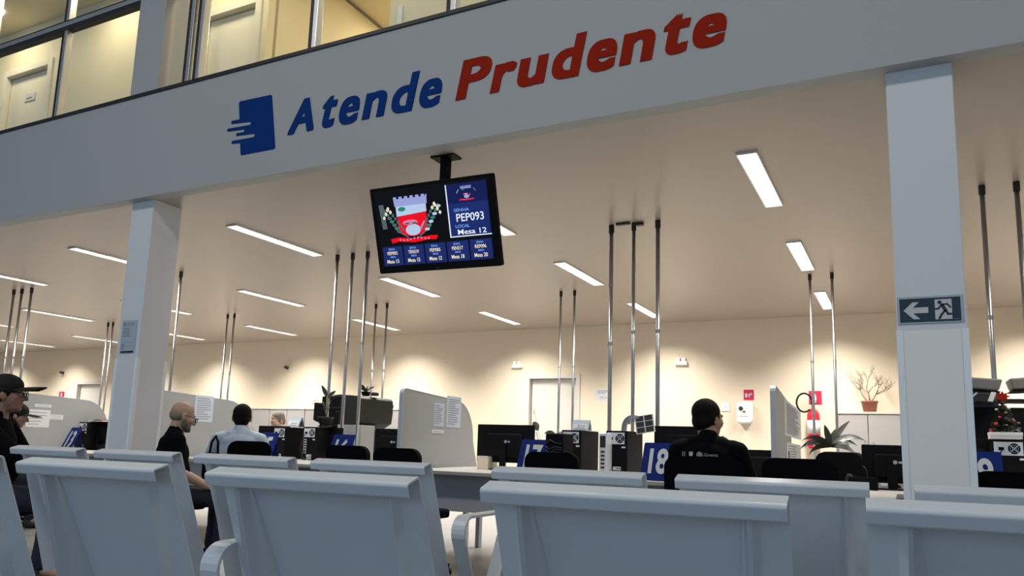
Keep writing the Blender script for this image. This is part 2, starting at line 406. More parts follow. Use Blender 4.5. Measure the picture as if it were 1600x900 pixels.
for x, y in ((-7.5, -1.0), (-4.2, -1.0), (-.9, -1.0), (2.4, -1.0)):  # added lamps out of view, placed to light the bench tops from above
    round_lamp(x, y, 7.5, HALL_W, (1, .95, .88), 'large round lamp added on the unseen hall ceiling to brighten the seat tops', r=.5, grp='round lamps added on the unseen hall ceiling')

# ================================================================== SIGN ON THE FASCIA
sg_ = thing('fascia_sign', 'large painted sign Atende Prudente in navy and red with hand-and-door emblem on the fascia', 'sign', (-2.9, YF, EYE+2.40))
def fx(v): return v+2.9
em = B(); yy = (-.0025, -.0005)
from mathutils.geometry import tessellate_polygon
L_ = lambda z: -4.895+(.392-z)*.155
pts = [(-4.823, -.078), (-4.812, -.090), (-4.450, -.092), (-4.438, -.080), (-4.521, .380), (-4.534, .391), (-4.880, .398), (-4.894, .386), (L_(.235), .236),
       (-4.955, .238), (-4.967, .223), (-4.955, .208), (-4.745, .190), (-4.732, .178), (-4.745, .166), (-4.995, .175), (-5.008, .160), (-4.995, .147),
       (-4.810, .135), (-4.800, .124), (-4.810, .113), (-4.885, .117), (-4.897, .104), (-4.885, .090), (-4.690, .078), (-4.677, .064), (-4.690, .050), (-4.930, .056), (-4.943, .042), (-4.930, .028), (-4.838, .020)]
F0 = [em.verts.new((fx(a), yy[0], c)) for a, c in pts]; F1 = [em.verts.new((fx(a), yy[1], c)) for a, c in pts]
for tri in tessellate_polygon([[Vector((a, c, 0)) for a, c in pts]]):
    em.faces.new([F0[i] for i in tri]); em.faces.new([F1[i] for i in reversed(tri)])
for i in range(len(pts)): j_ = (i+1) % len(pts); em.faces.new((F0[i], F0[j_], F1[j_], F1[i]))
obj('emblem', em, 'navy', sg_)
def lettering(name, rows, m, bold):
    b = B()
    for ch, x0, x1, z0, z1, sh in rows:
        t = text_mesh(ch, 1., 0, 0, .003, 8)
        xs = [v.co.x for v in t.verts]; ys = [v.co.y for v in t.verts]; ax, bx_, ay, by = min(xs), max(xs), min(ys), max(ys)
        r_ = bold; z0 += r_; z1 -= r_; x0 += r_; x1 -= r_
        sx = (x1-x0-sh*(z1-z0))/(bx_-ax); sz = (z1-z0)/(by-ay)
        for q_, (qx, qz) in enumerate(((-1, -1), (0, -1), (1, -1), (-1, 0), (1, 0), (-1, 1), (0, 1), (1, 1), (0, 0))):   # heavier stroke with square corners
            oz = .7*r_*qz; ox = r_*qx+sh*oz
            mt = Matrix(((sx, sh*sz, 0, fx(x0)-ax*sx-sh*sz*ay+ox), (0, 0, -1, -.0037-.00002*q_), (0, sz, 0, z0-ay*sz+oz), (0, 0, 0, 1)))
            add_bm(b, t.copy(), mt)
        t.free()
    return obj(name, b, m, sg_)
lettering('blue_lettering', [('A', -4.315, -4.005, 0, .29, .17), ('t', -3.998, -3.806, -.004, .262, .2), ('e', -3.812, -3.590, -.01, .25-.03, .17), ('n', -3.573, -3.340, 0, .215, .17),
     ('d', -3.318, -3.066, -.006, .302, .19), ('e', -3.070, -2.852, -.008, .216, .17)], 'navy', .0135)
lettering('red_lettering', [('P', -2.745, -2.450, 0, .302, .19), ('r', -2.468, -2.262, 0, .215, .2), ('u', -2.268, -2.028, -.002, .212, .17), ('d', -2.015, -1.757, 0, .308, .19),
     ('e', -1.765, -1.533, 0, .224, .17), ('n', -1.530, -1.285, .008, .228, .17), ('t', -1.272, -1.055, .012, .282, .2), ('e', -1.075, -.843, .012, .232, .17)], 'brick', .0165)

# ================================================================== TELEVISION
k = 1.118
TL = Vector((-3.1446, 3.9571, 1.6733))*k+Vector((0, 0, EYE)); ux = Vector((.9993, -.0275, -.0255)).normalized()
vn = Vector((.0158, .3178, -.948)); vn = (vn-ux*vn.dot(ux)).normalized(); W, H = .95*k, .572*k
ctr = TL+ux*W/2+vn*H/2
ny = ux.cross(-vn)          # backwards from the screen
tvm = Matrix((ux, (-vn).cross(ux), -vn)).transposed()
tv = thing('hanging_television', 'black flat television hanging from the ceiling below the fascia, showing a queue call screen', 'television', ctr)
tv.rotation_mode = 'QUATERNION'; tv.rotation_quaternion = tvm.to_quaternion()
# local: x right, y away from viewer, z up
b = B(); prism(b, rrect(W, H, .012), 'xz', .0, .05); obj('casing', b, 'black', tv, bevel=.006)
b = B(); prism(b, rrect(W*.6, H*.6, .03), 'xz', .05, .085); obj('back_cover', b, 'black', tv, bevel=.01)
SW, SH = W*.925, H*.885; sz0 = .012
scr = obj('screen', bx(B(), -SW/2, SW/2, -.003, 0, sz0-SH/2, sz0+SH/2), 'scr_black', tv)
def sx_(u): return -SW/2+u*SW
def sz_(v): return sz0+SH/2-v*SH
def srect(b, u0, v0, u1, v1, d, mi=0): return bx(b, sx_(u0), sx_(u1), -.003-d, -.0029, sz_(v1), sz_(v0), mi)
b = B(); srect(b, .655, .03, .99, .675, .0006, 0); srect(b, .645, .03, .655, .69, .0007, 1); srect(b, .645, .675, .995, .688, .0007, 1)
for i in range(5): srect(b, .02+i*.196, .735, .02+i*.196+.182, .985, .0006, 0)
srect(b, .655, .03, .99, .27, .0008, 2)
obj('screen_panels', b, ['scr_navy', 'scr_white', 'scr_navy2'], scr)
b = B()
def st(s, u0, v0, u1, v1, mi, bold=.015): fit_text(b, s, sx_(u0), sx_(u1), sz_(v1), sz_(v0), -.0045, 0, bold, .0003, mi)
st('SENHA', .70, .335, .83, .375, 0); st('PEP093', .715, .40, .945, .50, 1, .01); st('LOCAL', .70, .535, .82, .575, 0); st('Mesa 12', .715, .595, .955, .69-.03, 1, .01)
rows = [('PEP092', 'Mesa 13'), ('TEN219', 'Mesa 15'), ('PEP085', 'Mesa 12'), ('PEN217', 'Mesa 18'), ('REP096', 'Mesa 20')]
for i, (a, c) in enumerate(rows):
    u = .02+i*.196
    st('SENHA', u+.055, .755, u+.115, .785, 0); st(a, u+.04, .80, u+.135, .845, 2); st('MESA', u+.065, .86, u+.115, .885, 0); st(c, u+.03, .905, u+.14, .955, 2)
obj('screen_text', b, ['scr_blue', 'scr_white', 'scr_cream'], scr)
# the coat of arms drawn on the screen
b = B()
def poly(pts, mi, d):
    n = len(pts); A = [b.verts.new((sx_(u), -.003-d, sz_(v))) for u, v in pts]; C = [b.verts.new((sx_(u), -.0029, sz_(v))) for u, v in pts]
    b.faces.new(A).material_index = mi
    for i in range(n): b.faces.new((A[i], A[(i+1) % n], C[(i+1) % n], C[i])).material_index = mi
def ell(cx, cz, rx, rz, mi, d, n=16): poly([(cx+rx*math.cos(2*PI*i/n), cz+rz*math.sin(2*PI*i/n)) for i in range(n)], mi, d)
def crest(cx, cz, s, full=True):
    U = lambda u: cx+u*s; V = lambda v: cz+v*s*1.66
    # shield
    sh = [(-.135, -.055), (.135, -.055), (.135, .07)]+[(.135*math.cos(a), .07+.085*math.sin(a)) for a in [PI*i/10 for i in range(1, 10)]]+[(-.135, .07)]
    poly([(U(u), V(v)) for u, v in sh], 0, .0004)
    poly([(U(u), V(v)) for u, v in [(-.14, -.11), (.14, -.11), (.14, -.03), (-.14, -.01)]], 2, .0006)
    cr = [(-.15, -.09), (-.155, -.15)]
    for i in range(6):
        u = -.155+i*.052; cr += [(u, -.165), (u+.03, -.165), (u+.03, -.148), (u+.052, -.148)]
    cr += [(.155, -.165), (.15, -.09)]
    poly([(U(u), V(v)) for u, v in cr], 1, .0008)
    ell(U(0), V(.105), .07*s, .045*s*1.66, 2, .0008)
    ell(U(-.085), V(-.065), .035*s, .018*s*1.66, 3, .001)
    ell(U(-.02), V(.045), .07*s, .022*s*1.66, 4, .0009)
    for du in (-.05, .02): ell(U(du), V(.052), .022*s, .008*s*1.66, 6, .0011)
    poly([(U(u), V(v)) for u, v in [(.06, .10), (.105, .04), (.115, .045), (.075, .11)]], 4, .001)
    poly([(U(u), V(v)) for u, v in [(-.22, .165), (-.15, .155), (0, .175), (.15, .16), (.22, .165), (.20, .195), (.14, .19), (0, .205), (-.15, .188), (-.21, .20)]], 0, .0010)
    for i in range(9): ell(U(-.13+i*.033), V(.176+.006*math.sin(i)), .010*s, .009*s*1.66, 4, .0012, 6)
    for sd in (-1, 1):
        for i in range(7):
            t = i/6; ux_ = sd*(.13+.12*t); vz = .11-.17*t
            ell(U(ux_), V(vz), .022*s, .012*s*1.66, 3 if i % 2 else (6 if sd < 0 else 2), .0006)
            ell(U(ux_-sd*.035), V(vz-.02), .012*s, .015*s*1.66, 5 if i > 4 else 6, .0006)
        poly([(U(sd*.05), V(.17)), (U(sd*.16), V(.10)), (U(sd*.25), V(-.08)), (U(sd*.243), V(-.08)), (U(sd*.15), V(.09)), (U(sd*.045), V(.16))], 6, .0003)
        for i in range(3): ell(U(sd*(.22+.02*i)), V(-.07+.03*i), .012*s, .014*s*1.66, 5, .0008)
crest(.325, .37, .98)
crest(.82, .145, .30)
poly([(.03, .18), (.075, .18), (.088, .50), (.045, .50)], 6, .0003)
obj('screen_crest', b, ['scr_red', 'scr_lilac', 'scr_pale', 'scr_green', 'scr_pink', 'scr_cream', 'scr_grey'], scr)
b = B(); bx(b, -.015, .015, -.002, 0, -H/2+.012, -H/2+.02); obj('maker_mark', b, 'dark', tv)
# ceiling mount
mp = onZ(697, 246, CZ)
mt = thing('television_mount', 'black ceiling plate and post holding the television', 'bracket', (mp.x, mp.y, CZ))
b = B(); bx(b, -.10, .10, -.06, .06, -.012, 0); obj('ceiling_plate', b, 'black', mt, bevel=.004)
b = B(); bx(b, -.032, .032, -.03, .03, -.62, -.012); obj('post', b, 'black', mt, bevel=.004)
b = B(); cy_ = ctr.y-mp.y+.085
bx(b, -.03, .03, min(cy_, -.02), max(cy_, -.02)+.03, -.62, -.54); obj('arm', b, 'black', mt, bevel=.004)

# ================================================================== NOTICES ON PILLARS
def lines_print(b, x0, x1, z0, z1, n, y=-.0022, mi=0, h=.45, seed=0):
    rd = random.Random(seed)
    for i in range(n):
        z = z1-(i+.5)*(z1-z0)/n; hh = (z1-z0)/n*h/2
        bx(b, x0, x0+(x1-x0)*rd.uniform(.55, 1), y, y+.0008, z-hh, z+hh, mi)
    return b
nt_ = thing('pillar_notice', 'white laminated notice with black footer bar taped to the left pillar', 'notice', (-6.10, 4.449, EYE+.85))
obj('sheet', bx(B(), -.10, .10, -.0025, -.0005, -.15, .15), 'bpaper', nt_)
b = B(); lines_print(b, -.08, .04, 0, .085, 5, -.0033, seed=3); bx(b, -.08, -.055, -.0033, -.0025, .10, .13); lines_print(b, -.04, .06, .10, .13, 2, -.0033, seed=2)
for z in (-.05, -.08): bx(b, -.085, .085, -.0033, -.0025, z, z+.002)
lines_print(b, -.085, -.04, -.115, -.06, 3, -.0033, seed=5)
bx(b, -.085, .08, -.0034, -.0025, -.142, -.125, 1); obj('print', b, ['ink', 'inkdark'], nt_)
ex = thing('exit_sign', 'dark green-black emergency exit sign with left arrow and running figure on the right pillar', 'sign', (.137, 4.449, EYE+.757))
obj('backing', bx(B(), -.150, .150, -.006, -.0005, -.066, .077), 'bpaper', ex, bevel=.002)
obj('field', bx(B(), -.140, .137, -.008, -.006, -.058, .066), 'greenblk', ex)
b = B(); prism(b, [(-.122, .004), (-.080, .046), (-.050, .046), (-.078, .018), (-.008, .018), (-.008, -.012), (-.078, -.012), (-.047, -.043), (-.077, -.043)], 'xz', -.0092, -.008)
obj('arrow', b, 'paper', ex)
dr = obj('doorway', bx(B(), .022, .098, -.0092, -.008, -.048, .056), 'paper', ex)
b = B()
def bar(pts, w_):
    for (x0, z0), (x1, z1) in zip(pts[:-1], pts[1:]):
        d = Vector((x1-x0, z1-z0)).normalized(); n_ = Vector((-d.y, d.x))*w_; e = d*w_*.5
        prism(b, [(x0-e.x+n_.x, z0-e.y+n_.y), (x1+e.x+n_.x, z1+e.y+n_.y), (x1+e.x-n_.x, z1+e.y-n_.y), (x0-e.x-n_.x, z0-e.y-n_.y)], 'xz', -.0104, -.0092)
prism(b, [(.044+.010*math.cos(a), .040+.010*math.sin(a)) for a in [2*PI*i/14 for i in range(14)]], 'xz', -.0104, -.0092)
bar([(.054, .027), (.070, -.004)], .008); bar([(.056, .028), (.078, .030), (.092, .012)], .004); bar([(.052, .026), (.038, .008), (.022, .006)], .004)
bar([(.066, -.004), (.052, -.022), (.040, -.044)], .005); bar([(.070, -.004), (.080, -.022), (.104, -.022)], .005)
obj('running_figure', b, 'greenblk', ex)
b = B(); bx(b, .098, .137, -.0088, -.008, -.048, -.0475)
obj('door_line', b, 'paper', ex)

# ================================================================== WALL ITEMS ON THE BACK WALL
def at_back(px, py): return onY(px, py, YB)
def em_light(px, py, lab, grp='emergency light units high on the back wall'):
    c = at_back(px, py); t = thing('emergency_light', lab, 'emergency light', (c.x, YB, c.z), group=grp)
    obj('battery_box', bx(B(), -.10, .10, -.05, -.001, -.06, .0), 'white', t, bevel=.006)
    for s in (-1, 1):
        b = B(); bx(b, s*.045-.03, s*.045+.03, -.055, -.015, .0, .06); obj('lamp_head', b, 'white', t, bevel=.008)
em_light(809, 570, 'small white twin-head emergency light above and left of the central door')
em_light(1065, 565, 'small white twin-head emergency light above the head of the man in black')
def sensor(px, py, lab, box=True):
    c = at_back(px, py); t = thing('wall_camera', lab, 'camera', (c.x, YB, c.z))
    obj('base_plate', bx(B(), -.09, .09, -.012, -.001, -.07, .07), 'wall', t, bevel=.003)
    b = B(); cyl(b, (0, -.012, 0), (.03, -.12, .01), .035, .03); obj('camera_head', b, 'dark', t, smooth=False)
sensor(450, 575, 'small dark camera on the back wall above the white-shirted man')
sensor(100, 583, 'small dark camera on the far left of the back wall, left of the door')
def wall_plate(name, x0, y0, x1, y1, m, lab, cat, th=.006):
    a = at_back(x0, y0); c = at_back(x1, y1); t = thing(name, lab, cat, ((a.x+c.x)/2, YB, (a.z+c.z)/2))
    hw, hh = abs(c.x-a.x)/2, abs(a.z-c.z)/2
    obj('plate', bx(B(), -hw, hw, -th, -.001, -hh, hh), m, t, bevel=.001); return t, hw, hh
t, hw, hh = wall_plate('paper_notice', 930, 607, 953, 626, 'paper', 'white printed sheet on the back wall right of the central door', 'notice', .003)
b = B(); lines_print(b, -hw*.7, hw*.8, hh*.1, hh*.7, 3, -.004); fit_text(b, 'SALA', -hw*.4, hw*.6, -hh*.7, -hh*.3, -.0034); obj('print', b, 'ink', t)
t, hw, hh = wall_plate('hose_sign', 1162, 609, 1178, 625, 'redflat', 'small square red fire sign above the white dispenser', 'sign')
b = B(); bx(b, -hw*.7, -hw*.3, -.008, -.006, -hh*.5, hh*.3); bx(b, -hw*.1, hw*.7, -.008, -.006, -.0, hh*.2); bx(b, .0, hw*.2, -.008, -.006, -hh*.5, 0); bx(b, hw*.35, hw*.55, -.008, -.006, -hh*.1, hh*.4); obj('symbol', b, 'bpaper', t)
t, hw, hh = wall_plate('extinguisher_sign', 1263.5, 611, 1284.5, 632, 'redflat', 'red square extinguisher sign behind a steel pole', 'sign')
b = B(); bx(b, -hw*.25, hw*.15, -.008, -.006, -hh*.7, hh*.25); bx(b, -hw*.15, hw*.05, -.008, -.006, hh*.25, hh*.55); bx(b, -hw*.5, -hw*.15, -.008, -.006, hh*.35, hh*.6); obj('symbol', b, 'paper', t)
t, hw, hh = wall_plate('light_switch', 1127, 629, 1140, 642.5, 'white', 'white switch plate on the wall beside the head of the man in black', 'switch', .012)
b = B(); bx(b, -.03, .03, -.016, -.012, -.04, .04); obj('rocker', b, 'paper', t, bevel=.003)
t, hw, hh = wall_plate('red_wall_sign', 93, 612, 100, 620, 'redflat', 'tiny red and white sign at the far left of the back wall', 'sign')
b = B(); bx(b, -.03, .02, -.008, -.006, -hh*.8, hh*.5); obj('symbol', b, 'paper', t)
# dispenser
c = at_back(1165, 645)
t = thing('soap_dispenser', 'white wall dispenser with dark round window below the small red sign', 'dispenser', (c.x, YB, c.z))
b = B(); prism(b, rrect(.24, .34, .07, 6), 'xz', -.12, -.001); obj('body', b, 'white', t, bevel=.03, seg=4)
b = B(); cyl(b, (-.05, -.118, .06), (-.05, -.128, .06), .032, n=20); obj('window', b, 'dark', t)
b = B(); bx(b, -.06, .06, -.126, -.12, -.06, .0); obj('label', b, 'paper', t); 
b = B(); bx(b, -.02, .02, -.13, -.12, .0, .02); obj('button', b, 'dark', t)
# the extinguisher hung on the wall
c = onY(1273, 668, YB)
t = thing('fire_extinguisher', 'red fire extinguisher with white label band hanging on the wall behind the big-leaf plant', 'fire extinguisher', (c.x, YB-.13, c.z))
b = B(); lathe(b, [(.01, -.32), (.085, -.31), (.09, -.28), (.09, .17), (.08, .21), (.035, .26), (.025, .30), (.01, .30)]); obj('cylinder', b, 'red', t)
b = B(); lathe(b, [(.0915, -.10), (.0915, .10)]); obj('label_band', b, 'paper', t)
b = B(); bx(b, -.02, .02, -.03, .03, .30, .34); bx(b, -.015, .08, -.01, .01, .34, .355); bx(b, -.015, .07, -.01, .01, .38, .39); cyl(b, (0, 0, .33), (0, 0, .39), .012); obj('valve', b, 'dark', t)
b = B(); pts = [(.03*0+-.02, -.02, .33)]+[(-.12+.11*math.cos(a), -.03, .36+.14*math.sin(a)) for a in [0.1+i*.45 for i in range(13)]]; tube(b, pts, .014); obj('hose', b, 'black', t)
b = B(); bx(b, -.03, .03, .09, .128, .0, .12); obj('bracket', b, 'dark', t)

# ---- cabinets along the back wall
def cabinet(x0, x1, lab, grp, ztop=EYE+.625, y0=11.88, ndoor=2):
    t = thing('low_cabinet', lab, 'cabinet', ((x0+x1)/2, (y0+YB)/2, 0), group=grp); w_ = (x1-x0)/2; d = (YB-y0)/2-.002
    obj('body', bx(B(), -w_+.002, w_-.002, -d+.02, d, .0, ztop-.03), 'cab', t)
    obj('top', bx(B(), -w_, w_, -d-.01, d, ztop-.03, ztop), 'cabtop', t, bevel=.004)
    for k_ in range(ndoor):
        a = -w_+.004+k_*(2*w_/ndoor); c_ = a+2*w_/ndoor-.008
        dd = obj('door', bx(B(), a+.002, c_-.002, -d, -d+.018, .06, ztop-.035), 'cab', t, bevel=.002)
        hx = c_-.05 if k_ % 2 == 0 else a+.05
        obj('handle', bx(B(), hx-.008, hx+.008, -d-.018, -d-.001, 1.05, 1.17), 'alu', dd)
x = -12.6; kk = 0
labs = ['behind the dark-haired man', 'left of the office worker', 'behind the blue tent card', 'behind the potted plant', 'behind the copier']
while x < -7.9:
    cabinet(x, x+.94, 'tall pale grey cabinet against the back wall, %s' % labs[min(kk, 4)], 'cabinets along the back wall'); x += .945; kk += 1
x = -.88; kk = 0
for wd, l in ((.82, 'under the dry twig plant in the red-brown pot'), (.82, 'partly hidden by the right pillar'), (.82, 'right of the right pillar behind the printers'), (.82, 'at the far right behind the printers')):
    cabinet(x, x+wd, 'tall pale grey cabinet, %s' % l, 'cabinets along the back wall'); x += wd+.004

# ================================================================== CONDUIT POLES
def pole(x, y, lab, grp, collar=False, r=.0155):
    t = thing('conduit_pole', lab, 'pole', (x, y, 0), group=grp)
    b = B(); cyl(b, (0, 0, 0), (0, 0, CZ-.001), r, n=14, caps=True); obj('pipe', b, 'steel', t, smooth=False)
    t.children[0].data.shade_smooth()
    b = B(); cyl(b, (0, 0, CZ-.075), (0, 0, CZ-.001), r*1.35, n=14); obj('ceiling_sleeve', b, 'dark', t)
    for z in ((1.9, 2.45) if collar else (2.0,)):
        b = B(); cyl(b, (0, 0, z), (0, 0, z+.03), r*1.18, n=14); obj('coupling', b, 'steel', t)
YP = 6.69
for x, l in ((-2.41, 'left'), (-2.19, 'middle'), (-1.96, 'right')): pole(x, YP, 'tall steel conduit pole in the centre, %s of the three above sign 18' % l, 'steel conduit poles', l == 'left', .019 if l != 'middle' else .0165)
for x, l in ((-5.71, 'left'), (-5.49, 'middle'), (-5.28, 'right')): pole(x, YP, 'steel conduit pole beside the copier, %s of three' % l, 'steel conduit poles', r=.0175)
for x, l in ((.60, 'left'), (.825, 'right')): pole(x, YP, 'steel conduit pole right of the right pillar, %s of two' % l, 'steel conduit poles', r=.0175)
pole(-8.28, YP, 'steel conduit pole standing out along the right edge of the left pillar', 'steel conduit poles', r=.0175)
for x, l in ((-11.90, 'left'), (-11.70, 'middle'), (-11.46, 'right')): pole(x, YP, 'steel conduit pole above the man in the cap, %s of three' % l, 'steel conduit poles', r=.0175)
for xa, xb, w_ in ((-.93, -.69, 'by the red extinguisher sign'), (-4.10, -3.90, 'in front of the central door'), (-7.20, -6.99, 'behind the copier'), (-10.36, -10.20, 'rising behind the dark-haired man'), (-13.52, -13.38, 'just left of the left pillar')):
    for x, l in ((xa, 'left'), (xb, 'right')): pole(x, 9.40, 'thin far steel conduit pole %s, %s of the pair' % (w_, l), 'steel conduit poles further back')
c = onZ(990, 352, CZ)
t = thing('ceiling_bracket', 'small dark bracket on the ceiling at the middle tall pole', 'bracket', (-2.19, YP, CZ))
b = B(); bx(b, -.16, -.025, -.06, -.02, -.02, -.001); bx(b, .025, .09, -.02, .03, -.03, -.001); obj('plate', b, 'dark', t, bevel=.003)

# ================================================================== WAITING BENCHES
def seat_back_mesh():
    b = B(); th = math.radians(17)
    # folded top lip: sheet running over the top and down on the rear side
    R_ = .007
    out = [(.046, -.045), (.046, -.004), (.042, .0)]+[(R_-R_*math.sin(a), -R_+R_*math.cos(a)) for a in [PI/2*i/5 for i in range(6)]]+[(.0, -.024), (.002, -.027)]
    inn = [(.005, -.026), (.004, -.022)]+[(R_-(R_-.004)*math.sin(a), -R_+(R_-.004)*math.cos(a)) for a in [PI/2*i/5 for i in range(5, -1, -1)]]+[(.039, -.004), (.042, -.008), (.042, -.045)]
    prism(b, out+inn, 'yz', -.2475, .2475)
    # shell
    rows = 9; L = .56; grid = []
    for r in range(rows):
        t = r/(rows-1); z = -.006-L*t; k = t**.9
        cols = [(-.247, .044+.045*t), (-.205, .036+.02*t), (-.193, .022), (-.186, .026+.01*t), (-.180+.055*k, .050+.066*k), (0, .052+.070*k),
                (.180-.055*k, .050+.066*k), (.186, .026+.01*t), (.193, .022), (.205, .036+.02*t), (.247, .044+.045*t)]
        grid.append([b.verts.new((x, y, z)) for x, y in cols])
    g2 = [[b.verts.new((v.co.x, v.co.y+.004, v.co.z)) for v in row] for row in grid]
    for G in (grid, g2):
        for r in range(rows-1):
            for c in range(10): b.faces.new((G[r][c], G[r][c+1], G[r+1][c+1], G[r+1][c]))
    for r in range(rows-1):
        for c in (0, 10): b.faces.new((grid[r][c], grid[r+1][c], g2[r+1][c], g2[r][c]))
    for r in (0, rows-1):
        for c in range(10): b.faces.new((grid[r][c], grid[r][c+1], g2[r][c+1], g2[r][c]))
    m = Matrix.Translation((0, 0, .877)) @ Matrix.Rotation(th, 4, 'X')
    for v in b.verts: v.co = m @ v.co
    return b
def seat_pan_mesh():
    b = B(); y0 = .235
    pr = [(y0-.02, .40), (y0+.02, .385), (y0+.2, .375), (y0+.36, .395), (y0+.42, .405), (y0+.455, .395), (y0+.465, .37)]
    pr2 = [(y, z-.006) for y, z in reversed(pr)]
    prism(b, pr+pr2, 'yz', -.235, .235)
    return b
def strip(path, w, t, x=0.):
    b = B(); n = len(path); L, R2 = [], []
    for i, (y, z) in enumerate(path):
        a = Vector(path[max(i-1, 0)]); c = Vector(path[min(i+1, n-1)]); d = (c-a).normalized(); nn = Vector((-d.y, d.x))*t/2
        L.append((y+nn.x, z+nn.y)); R2.append((y-nn.x, z-nn.y))
    A = [[b.verts.new((x+sx*w/2, y, z)) for y, z in L] for sx in (-1, 1)]; C = [[b.verts.new((x+sx*w/2, y, z)) for y, z in R2] for sx in (-1, 1)]
    for i in range(n-1):
        b.faces.new((A[0][i], A[0][i+1], A[1][i+1], A[1][i])); b.faces.new((C[0][i], C[0][i+1], C[1][i+1], C[1][i]))
        b.faces.new((A[0][i], A[0][i+1], C[0][i+1], C[0][i])); b.faces.new((A[1][i], A[1][i+1], C[1][i+1], C[1][i]))
    for i in (0, -1): b.faces.new((A[0][i], A[1][i], C[1][i], C[0][i]))
    return b
def arc(cy, cz, r, a0, a1, n=7): return [(cy+r*math.cos(math.radians(a0+(a1-a0)*i/n)), cz+r*math.sin(math.radians(a0+(a1-a0)*i/n))) for i in range(n+1)]
ARM = [(.17, .42), (.055, .66)]+arc(.095, .682, .046, 200, 90)+arc(.34, .683, .045, 90, -60)+[(.26, .45)]
SB = seat_back_mesh(); sb_me = bpy.data.meshes.new('seat_back'); bmesh.ops.recalc_face_normals(SB, faces=SB.faces); SB.to_mesh(sb_me); SB.free(); sb_me.materials.append(M['seat'])
SP = seat_pan_mesh(); sp_me = bpy.data.meshes.new('seat_pan'); bmesh.ops.recalc_face_normals(SP, faces=SP.faces); SP.to_mesh(sp_me); SP.free(); sp_me.materials.append(M['seat'])
def bench(xs, Y0, slope, scs, lab, arms=()):
    ang = math.atan(slope); x0 = xs[0]
    t = thing('waiting_bench', lab, 'bench', (x0, Y0, 0), ang, group='grey metal waiting benches')
    c = math.cos(ang)
    for x, s_ in zip(xs, scs):
        for nm, me in (('seat_back', sb_me), ('seat_pan', sp_me)):
            o = bpy.data.objects.new(nm, me); COL.objects.link(o); o.parent = t; o.location = ((x-x0)/c, 0, 0); o.scale = (s_, 1, 1)
            if nm == 'seat_back':
                bv = o.modifiers.new('bevel', 'BEVEL'); bv.width = .002; bv.segments = 2; bv.angle_limit = .7
    for ax_ in arms: obj('armrest', strip(ARM, .048, .009, (ax_-x0)/c), 'seat', t, bevel=.002)
    L = (xs[-1]-x0)/c
    obj('beam', bx(B(), -.25, L+.25, .33, .41, .32, .372), 'dark', t, bevel=.004)
    for lx in ([.25, L-.25] if L > .6 else [0.1, L-.0]):
        b = B(); bx(b, lx-.03, lx+.03, .345, .395, .04, .32); bx(b, lx-.03, lx+.03, .08, .66, .0, .04); obj('leg', b, 'seat', t, bevel=.006)
    return t
bench([-2.20, -1.64, -1.035, -.405], 1.08, .055, [.92, .90, .97, 1.0], 'nearest grey waiting bench, four seat backs seen from behind at the bottom of the picture', arms=(-1.285,))
bench([.19, .755], 1.275, .04, [1.0, 1.0], 'grey waiting bench with its seat back cut off at the lower right corner', arms=())
bench([-3.21, -2.665, -2.11, -1.563], 1.995, .02, [.87, .89, .90, .91], 'grey waiting bench in the second row on the left, seen between the nearer seat backs', arms=())
bench([-.875, -.32, .26, .83], 2.045, .02, [.93, .95, 1.0, 1.0], 'grey waiting bench in the second row on the right, below sign 18', arms=(-1.235,))

# ================================================================== DESKS AND DIVIDERS
DT = .74; DY0, DY1 = 5.22, 6.60
def desk(x0, x1, lab, y0=DY0, y1=DY1, front=True):
    t = thing('desk', lab, 'desk', ((x0+x1)/2, (y0+y1)/2, 0), group='laminate desks of the service stations'); w_ = (x1-x0)/2-.002; d = (y1-y0)/2
    obj('worktop', bx(B(), -w_, w_, -d, d, DT-.028, DT), 'desk', t, bevel=.003)
    if front: obj('front_panel', bx(B(), -w_+.06, w_-.06, -d+.18, -d+.198, .42, DT-.029), 'deskedge', t)
    for sx in (-1, 1):
        for sy in (-1, 1):
            b = B(); bx(b, sx*(w_-.05)-.02, sx*(w_-.05)+.02, sy*(d-.1)-.03, sy*(d-.1)+.03, 0, DT-.029); obj('leg', b, 'deskedge', t, bevel=.003)
PX = [-9.15, -6.66, -3.70, -.765, 1.95]
nm = ['at the far left under the notices', 'left of the left pillar', 'behind the bald man', 'in front of the dark-haired man', 'under sign 17', 'under sign 18', 'left of the right pillar with phone and monitor', 'right of the right pillar with the tower computer']
q = 0
for a, c_ in zip(PX[:-1], PX[1:]):
    m_ = (a+c_)/2
    desk(a+.02, m_, 'pale laminate desk %s' % nm[q]); desk(m_, c_-.02, 'pale laminate desk %s' % nm[q+1]); q += 2
desk(-.70, -.06, 'small pale side desk with a mouse, touching the right pillar', 4.42, 5.20, False)
desk(-10.6, -9.17, 'pale laminate desk beside the leftmost divider')
def divider(x, lab, ytop=6.2):
    t = thing('desk_divider', lab, 'divider', (x, DY0+.02, DT), math.radians(3.2), group='grey rounded desk dividers')
    L = 1.42; h = .655
    pts = [(0, 0), (0, h-.04)]+[(.05-.05*math.cos(a), h-.05+.05*math.sin(a)) for a in [PI/2*i/5 for i in range(1, 6)]]
    pts += [(.85, h-.035)]+[(.95+.36*math.sin(a), h-.40+.36*math.cos(a)) for a in [PI/2*i/8 for i in range(0, 9)]]+[(L, 0)]
    obj('board', prism(B(), pts, 'yz', -.016, .016), 'panel', t)
    b = B(); n = len(pts)-2
    for i in range(n):
        (a0, z0), (a1, z1) = pts[i], pts[i+1]
        d = Vector((a1-a0, z1-z0)); 
        if d.length < 1e-5: continue
        nn = Vector((-d.y, d.x)).normalized()*.004
        prism(b, [(a0, z0), (a1, z1), (a1+nn.x, z1+nn.y), (a0+nn.x, z0+nn.y)], 'yz', -.0175, .0175)
    obj('edge_band', b, 'paneledge', t)
    return t
